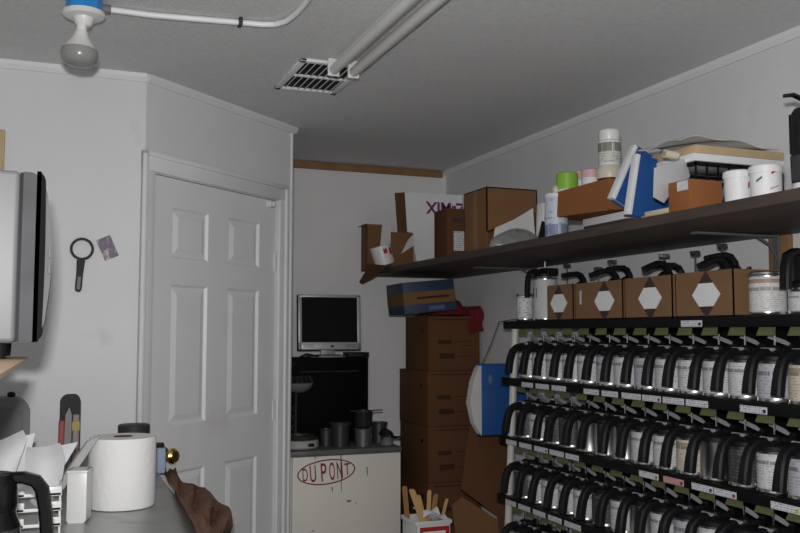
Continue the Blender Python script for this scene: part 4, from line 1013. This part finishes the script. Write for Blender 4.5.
# brown labelled carton before it
e = aty(447, 208, 4.30); X1 = aty(472, 208, 4.30).x
t = thing('brown_labelled_carton', 'brown carton with small white shipping label before the white carton', 'box', (e.x, 4.30, ZS)); w_ = X1-e.x; h = e.z-ZS; dp = min(atx(434, 208, e.x).y-4.30, .2)
MB().box(0, w_, 0, dp, 0, h, .003).build('carton', CARDD, t)
MB().box(w_*.20, w_*.62, -.0014, 0, h*.76, h*.84).build('printing', INK, t)
MB().box(w_*.26, w_*.84, -.0016, 0, h*.26, h*.60).build('shipping_label', PRINTW, t, plane_uv=((1, 0, 0), (0, 0, 1)), smooth=False)
# big brown carton
e = atx(486.5, 186.5, 1.77); Y0 = e.y; Y1 = atx(464, 190, 1.77).y; X1 = aty(537, 190, Y0).x
t = thing('large_open_carton', 'large brown carton open toward the bench on the long shelf', 'box', (1.77, Y0, ZS)); h = e.z-ZS; w_ = min(X1, XR-.01)-1.77; dp = min(Y1-Y0, .36)
b = MB().box(0, .005, 0, dp, 0, h).box(w_-.005, w_, 0, dp, 0, h).box(0, w_, dp-.005, dp, 0, h).box(0, w_, 0, dp, 0, .005).box(0, w_, 0, dp, h-.005, h)
b.prism([(0, 0, h*.30), (w_*.45, 0, h*.47), (w_, 0, h*.64), (w_, 0, h), (0, 0, h)], (0, .005, 0))
b.build('carton', CARD, t, smooth=False)
MB().box(-.0012, 0, dp*.42, dp*.58, .002, h-.002).build('tape', CARDL, t, smooth=False)
# white paper in front of its opening
q = [atx(492, 246, 1.775), atx(497, 226, 1.81), atx(515, 217, 1.86), atx(533, 208, 1.93), atx(535, 240, 1.93)]
yv = Y0-.012
P = [aty(x, y, yv) for x, y in ((492, 249), (495, 228), (515, 219), (533, 208), (536, 244))]
for q in P: q.z = max(q.z, ZS+.002)
P[0].z = P[4].z = ZS+.002
o = P[0].copy()
tag(MB().prism([q-o for q in P], (0, .002, 0)).build('white_card_sheet', PAPERG, loc=o, smooth=False), 'white card sheet standing before the large brown carton', 'card')
p = aty(536.5, 240, Y0-.03)
t = tag(MB().box(-.004, .004, -.03, .03, 0, .215, .001).build('white_upright_board', WHITEB, loc=(p.x+.008, Y0-.045, ZS), rot=(0, math.radians(2), 0)), 'narrow white board upright between large carton and blue can', 'board')
p = aty(541, 228, Y0-.10)
t = tag(MB().prism([(-.03, 0, 0), (.03, 0, 0), (.03, 0, .12), (.005, 0, .13)], (0, .012, 0)).build('black_wedge', BLACKP, loc=(p.x+.005, Y0-.10, ZS)), 'black wedge shaped scrap beside the clear plastic bag', 'scrap')
# clear bag
q = aty(516, 246, Y0-.10)
blob(.135, .075, .085, 5, CLOUDY, 'clear_plastic_bag', (q.x, Y0-.115, ZS), 'crumpled clear plastic bag on the shelf before the large carton', 'bag', 28, 14, .12)
# blue-white can
p = atx(556, 194, 1.81)
t = thing('spray_can', 'blue and white wrapped can left of the tilted brown tray', 'can', (1.81, p.y, ZS)); h = p.z-ZS
MB().lathe([(0, 0), (.042, 0), (.044, .004), (.044, h-.016), (0, h-.016)], 28).build('can_wall', PRINTB, t, cyl_uv=True)
MB().lathe([(0, h-.016), (.045, h-.016), (.045, h-.002), (.036, h), (0, h)], 28).build('rim', WHITEP, t)
MB().lathe([(0, h), (.014, h), (.016, h+.02), (.010, h+.03), (0, h+.032)], 16).build('nozzle', CREAM, t)
# support carton and tilted tray
e = atx(612, 190, 1.81); ya, yb = atx(622, 200, 1.84).y, atx(566, 200, 1.84).y
zt_ = atx(604, 214, 1.85).z
t = thing('white_support_carton', 'white carton under the tilted brown tray on the long shelf', 'box', (2.01, (ya+yb)/2-.01, ZS)); h1 = zt_-ZS+.012
MB().box(-.11, .12, -.19, .17, 0, h1-.004, .003).build('carton', WHITEB, t); MB().box(-.1112, -.11, -.14, .10, .01, .014).build('fold_line', PAPERG, t)
TA = atx(550, 213, 1.795); TB = atx(608, 207, 1.795)
ty = thing('brown_tray_box', 'orange brown shallow carton tray tilted on the white carton', 'tray', (1.795, TB.y, ZS+h1))
ln = TA.y-TB.y; dz = 0.0
tm = MB(); hh = .098
slope = math.radians(4)
Rm = Matrix.Rotation(-slope*.0, 4, 'X')
tm.box(0, .004, 0, ln, 0, hh).box(.26, .264, 0, ln, 0, hh*.8).box(0, .264, 0, .004, 0, hh).box(0, .264, ln-.004, ln, 0, hh).box(0, .264, 0, ln, 0, .004)
tm.prism([(-.004, -.002, -.016), (-.001, -.002, hh), (-.001, ln+.004, hh), (-.006, ln+.035, .006)], (.003, 0, 0))
tm.build('tray_wall', CARDO, ty, smooth=False)
MB().prism([(.0, -.003, -.012), (.23, -.003, -.004), (.23, -.003, hh*.8), (.0, -.003, hh)], (0, .003, 0)).build('end_flap', CARDO, ty, smooth=False)
zt0 = ZS+h1+.0045
def tray_item(name, lab, x, Xo, ytop, r_, mcap, mbody, frac, cat='tub', flare=0):
    q = atx(x, ytop, Xo); h = max(.05, q.z-zt0)
    t = thing(name, lab, cat, (Xo, q.y, zt0))
    MB().lathe([(0, 0), (r_, 0), (r_, h*frac), (0, h*frac)], 28).build('tub_wall', mbody, t, cyl_uv=True)
    MB().lathe([(0, h*frac), (r_+.002, h*frac), (r_+.002, h-.003), (r_-.003, h), (0, h)], 28).build('lid', mcap, t)
    return t, h
tray_item('green_lidded_tub', 'tub with bright lime green lid in the tilted tray', 567, 1.85, 173.5, .040, GREEN, WHITEP, .62)
tray_item('pink_lidded_tub', 'larger tub with pink lid in the tilted tray', 591, 1.85, 170, .036, PINK, TUBP, .80)
tray_item('pale_pink_tub', 'small pale pink tub half behind the pink lidded tub', 581, 1.93, 171, .026, PINK, WHITEP, .8)
q = atx(610, 130, 1.87); h = q.z-zt0
t = thing('white_bottle', 'tall white bottle with green label rising from the tilted tray', 'bottle', (1.87, q.y+.006, zt0))
MB().lathe([(0, 0), (.044, 0), (.046, h*.36), (.042, h*.38), (0, h*.38)], 28).build('dark_base', BLACKP, t)
MB().lathe([(0, h*.38), (.045, h*.38), (.049, h*.43), (.046, h*.50), (.040, h*.545), (0, h*.545)], 28).build('collar', CREAM, t)
MB().lathe([(0, h*.545), (.040, h*.545), (.040, h*.85), (.034, h*.865), (0, h*.865)], 28).build('bottle_wall', WHITEP, t)
MB().lathe([(.0402, h*.57), (.0406, h*.57), (.0406, h*.83), (.0402, h*.83)], 32).build('label', printed('bottle_label', (.58, .58, .54), (.08, .10, .05), 8, 9, head=(.55, .98)), t, cyl_uv=True)
MB().lathe([(0, h*.865), (.036, h*.865), (.038, h*.88), (.038, h*.98), (.033, h), (0, h)], 28).build('cap', WHITEP, t)
q = atx(621, 166, 1.91)
t = thing('cream_cap', 'small cream capped jar beside the tall white bottle', 'jar', (1.93, q.y+.0, zt0)); MB().lathe([(0, 0), (.022, 0), (.022, q.z-zt0-.02), (0, q.z-zt0-.02)], 20).build('jar_wall', DGREY, t); MB().lathe([(0, q.z-zt0-.02), (.024, q.z-zt0-.02), (.024, q.z-zt0), (0, q.z-zt0)], 20).build('lid', CREAM, t)
# dark strips on the shelf under the tray
q = atx(603, 228, SX0+.03)
tag(MB().box(-.025, .03, -.14, .11, 0, .009, .002).build('dark_board', DGREY, loc=(SX0+.03, q.y-.03, ZS)), 'dark flat board lying on the shelf edge below the tilted tray', 'slat')
# blue binders leaning back toward the wall, resting on their lower rear corner
def binder(lab, x_b, y_b, Xb, lean_deg, Lh, wd, thick):
    q = atx(x_b, y_b, Xb)
    t = thing('blue_binder', lab, 'binder', (Xb, q.y, ZS+.001+wd*math.sin(math.radians(lean_deg))), (0, math.radians(lean_deg), 0), group='blue binders on the long shelf')
    MB().box(0.004, wd, 0, .004, 0, Lh, .001).box(0.004, wd, thick-.004, thick, 0, Lh, .001).box(wd-.004, wd, 0, thick, 0, Lh, .001).build('cover', BLUE, t)
    MB().box(0.010, wd-.008, .005, thick-.005, .006, Lh-.006).build('pages', PAPERG, t)
    MB().box(-.004, .012, -.001, thick+.001, -.001, Lh-.002, .002).build('page_edge', PAPER, t)
    return t
binder('rear blue binder leaning far back, left of the other', 613, 198, 1.775, 27, .215, .225, .030)
binder('front blue binder standing steeper beside the papers', 629, 214.5, 1.777, 11, .210, .19, .026)
# pile of papers, boards
yb0 = atx(640, 214, 1.775).y
ya0 = atx(672, 208, 1.775).y
t = thing('paper_ream', 'flat tan paper stack on the shelf before the blue binders', 'paper', (1.77, ya0-.02, ZS))
MB().box(0, .2, 0, yb0-ya0+.02-.012, 0, .018, .001).build('lower_sheets', PINEW, t); MB().box(.008, .21, .01, yb0-ya0, .0182, .032, .001).build('upper_sheets', CREAM, t)
# box small orange-brown
e = atx(689, 178.5, 1.745); Y0 = e.y; Y1 = atx(668, 184, 1.745).y; X1 = aty(722, 178, Y0).x
t = thing('orange_brown_carton', 'small orange brown carton with white sticker left of the white tubs', 'box', (1.745, Y0, ZS)); h = e.z-ZS; 
MB().box(0, X1-1.745, 0, Y1-Y0, 0, h, .002).build('carton', CARDO, t)
MB().box(-.0014, 0, (Y1-Y0)*.05, (Y1-Y0)*.55, h*.68, h*.97).build('sticker', PRINTW, t, plane_uv=((0, -1, 0), (0, 0, 1)), smooth=False)
# raised wire tray of black parts with boards on top
XK0, XK1, YK0, YK1 = 1.90, 2.262, 2.27, 2.485
ctop = h+.004; Zk = H+.547-ZS
kr = thing('black_parts_tray', 'black wire tray of parts on legs behind the white tubs', 'tray', (2.1, YK0, ZS))
a_, b_, D_ = XK0-2.1, XK1-2.1, YK1-YK0
b = MB().box(a_, b_, 0, D_, ctop, ctop+.006, .001)
for x_ in (a_, b_-.006): b.box(x_, x_+.006, 0, D_, Zk-.012, Zk-.001)
for y_ in (0, D_-.006): b.box(a_, b_, y_, y_+.006, Zk-.012, Zk-.001)
for i in range(9):
    x_ = a_+i*(b_-a_-.005)/8; b.box(x_, x_+.005, 0, .005, ctop, Zk-.002); b.box(x_, x_+.005, D_-.005, D_, ctop, Zk-.002)
b.build('tray_wire', BLACKM, kr)
for x_, y_ in ((-.03, .02), (b_-.02, .02), (-.03, D_-.02), (b_-.02, D_-.02)):
    MB().box(x_-.008, x_+.008, y_-.008, y_+.008, 0, ctop).build('leg', BLACKM, kr)
rr_ = random.Random(4)
for i in range(7):
    x_ = a_+.03+i*(b_-a_-.06)/6
    MB().tube([(x_, .02, ctop+.018), (x_+rr_.uniform(-.02, .02), .12, ctop+.024), (x_+rr_.uniform(-.02, .02), .23, ctop+.018)], .012, 8).build('black_part', BLACKP, kr)
for k, (x_, dz_) in enumerate(((-.10, .0), (-.075, .004))):
    MB().tube([(x_-.012, -.006, ctop-.05), (x_+.012, -.006, ctop+.018)], .005, 8).build('shiny_rod', GREYP, kr)
MB().box(-.03, b_-.02, .03, .20, .002, ctop-.004, .004).build('black_drawer', BLACKP, kr)
z = ZS+Zk+.0005
for nm, lab, m, x0, x1, th in (('white_board', 'white board lying on the black parts tray', PAPER, 1.892, 2.262, .024), ('pine_board', 'pale pine board on top of the white board', PINEW, 1.897, 2.262, .027)):
    tag(MB().box(x0-2.1, x1-2.1, 0, .225 if nm[0] == 'p' else .215, 0, th, .0015).build(nm, m, loc=(2.1, YK0-.005, z)), lab, 'board'); z += th+.0005
cr = MB().sheet(lambda a, b: (-.25+.405*a, .0+.22*b, .006+.020*math.sin(PI*a)*(1+.5*math.sin(7*a+3*b))+.008*math.sin(13*a+6*b)+.012*b), 34, 12, .002)
tag(cr.build('crumpled_paper', PAPERG, loc=(2.1, YK0+.01, z+.004)), 'crumpled grey white papers topping the board pile', 'paper')
# white sheet hanging over the binder
P = [(654, 168), (686, 158), (690, 176), (683, 186), (672, 192), (664, 203), (653, 197)]
PP = [onp(x, y, Vector((1.81, ya0+.03, ZS)), Vector((.55, -1, .0)).normalized()) for x, y in P]; o = PP[5].copy()
tag(MB().prism([q-o for q in PP], Vector((.002, .002, 0))).build('torn_white_sheet', PAPER, loc=o, smooth=False), 'torn white sheet slumped against the blue binder cover', 'paper')
q = onp(663.5, 155, Vector((1.81, ya0+.03, ZS)), Vector((.55, -1, 0)).normalized())
t = thing('paper_tube', 'rolled cream paper tube end above the torn white sheet', 'tube', q)
MB().tube([(-.01, -.018, 0), (.035, -.02, -.004)], .0125, 16).build('roll', CREAM, t); MB().tube([(-.0115, -.018, 0), (-.009, -.018, 0)], .008, 14).build('core', mat('pinkish_core', (.42, .26, .20), .8), t)
# white tubs
def tub(x, X, ytop, r_, lab, marks):
    q = atx(x, ytop, X); h = q.z-ZS
    t = thing('white_tub', lab, 'tub', (X, q.y, ZS), group='white tubs on the long shelf')
    MB().lathe([(0, 0), (r_-.004, 0), (r_-.001, .004), (r_, h-.022), (0, h-.022)], 36).build('tub_wall', TUBP, t, cyl_uv=True)
    MB().lathe([(r_, h-.022), (r_+.003, h-.022), (r_+.003, h-.004), (r_-.002, h), (0, h)], 36).build('lid', WHITEP, t)
    for a0_, a1_, za, zb2, m in marks:
        mk = MB(); nn_ = 5
        for i in range(nn_):
            f0, f1 = i/nn_, (i+1)/nn_; aa, ab = a0_+(a1_-a0_)*f0, a0_+(a1_-a0_)*f1; s0 = .010*f0; s1 = .010*f1; r2 = r_+.0008
            mk.bm.faces.new([mk.bm.verts.new((r2*math.cos(s), r2*math.sin(s), zz)) for s, zz in ((aa, za*h+s0), (ab, za*h+s1), (ab, zb2*h+s1), (aa, zb2*h+s0))])
        mk.build('printed_mark', m, t)
    return t
MAG = mat('magenta_print', (.42, .04, .18), .5); TEAL = mat('dark_teal_print', (.03, .14, .16), .5)
tub(738, 1.775, 171.5, .038, 'smaller plain white tub between orange brown carton and larger tub', [(-1.62, -1.40, .40, .58, MAG)])
tub(765.5, 1.775, 166, .041, 'larger white tub with red and green marks', [(-2.0, -1.62, .66, .76, REDP), (-2.95, -2.55, .46, .53, TEAL), (-2.1, -1.5, .22, .25, MAG)])
# black hand pump at the right edge
q = atx(799, 106, 1.80)
t = thing('black_hand_pump', 'tall black pump tool standing at the right end of shelf', 'pump', (1.83, q.y+.012, ZS)); h = q.z-ZS
MB().lathe([(0, 0), (.034, 0), (.034, h*.16), (0, h*.16)], 24).build('base', BLACKP, t)
MB().lathe([(.0342, .012), (.0348, .012), (.0348, h*.14), (.0342, h*.14)], 24).build('base_label', PRINTW, t, cyl_uv=True)
MB().lathe([(0, h*.16), (.036, h*.16), (.038, h*.45), (.030, h*.46), (0, h*.46)], 24).build('grey_grip', DGREY, t)
rb = MB().lathe([(0, h*.46), (.036, h*.46), (.036, h*.92), (.026, h*.99), (0, h)], 24)
for i in range(10):
    a = 2*PI*i/10; rb.tube([(.035*math.cos(a), .035*math.sin(a), h*.48), (.035*math.cos(a), .035*math.sin(a), h*.93)], .004, 6)
rb.build('barrel', BLACKG, t)
MB().strap([(0.02, 0, h), (0, 0, h+.022), (-.025, .012, h+.036), (-.045, .024, h+.034)], [.02, .02, .016, .010], .009, (.4, 1, 0)).build('lever', BLACKG, t)

# ------------------------------------------------------------------ light: the camera's own flash, and a faint room glow
fd = bpy.data.lights.new('camera_flash', 'AREA'); fd.shape = 'RECTANGLE'; fd.size = .055; fd.size_y = .035; fd.energy = 48; fd.color = (1, .99, .995)
fo_ = bpy.data.objects.new('camera_flash', fd); C.objects.link(fo_)
Mf = Mc.copy(); Mf.translation = O + upv*.115 - rt*.02 - fw*.0
fo_.matrix_world = Mf
wd = bpy.data.worlds.new('world'); bpy.context.scene.world = wd; wd.use_nodes = True
wd.node_tree.nodes['Background'].inputs['Color'].default_value = (.5, .52, .55, 1); wd.node_tree.nodes['Background'].inputs['Strength'].default_value = .02
sc_ = bpy.context.scene
sc_.view_settings.view_transform = 'Standard'; sc_.view_settings.look = 'None'; sc_.view_settings.exposure = 0; sc_.view_settings.gamma = 1; sc_.view_settings.use_curve_mapping = False
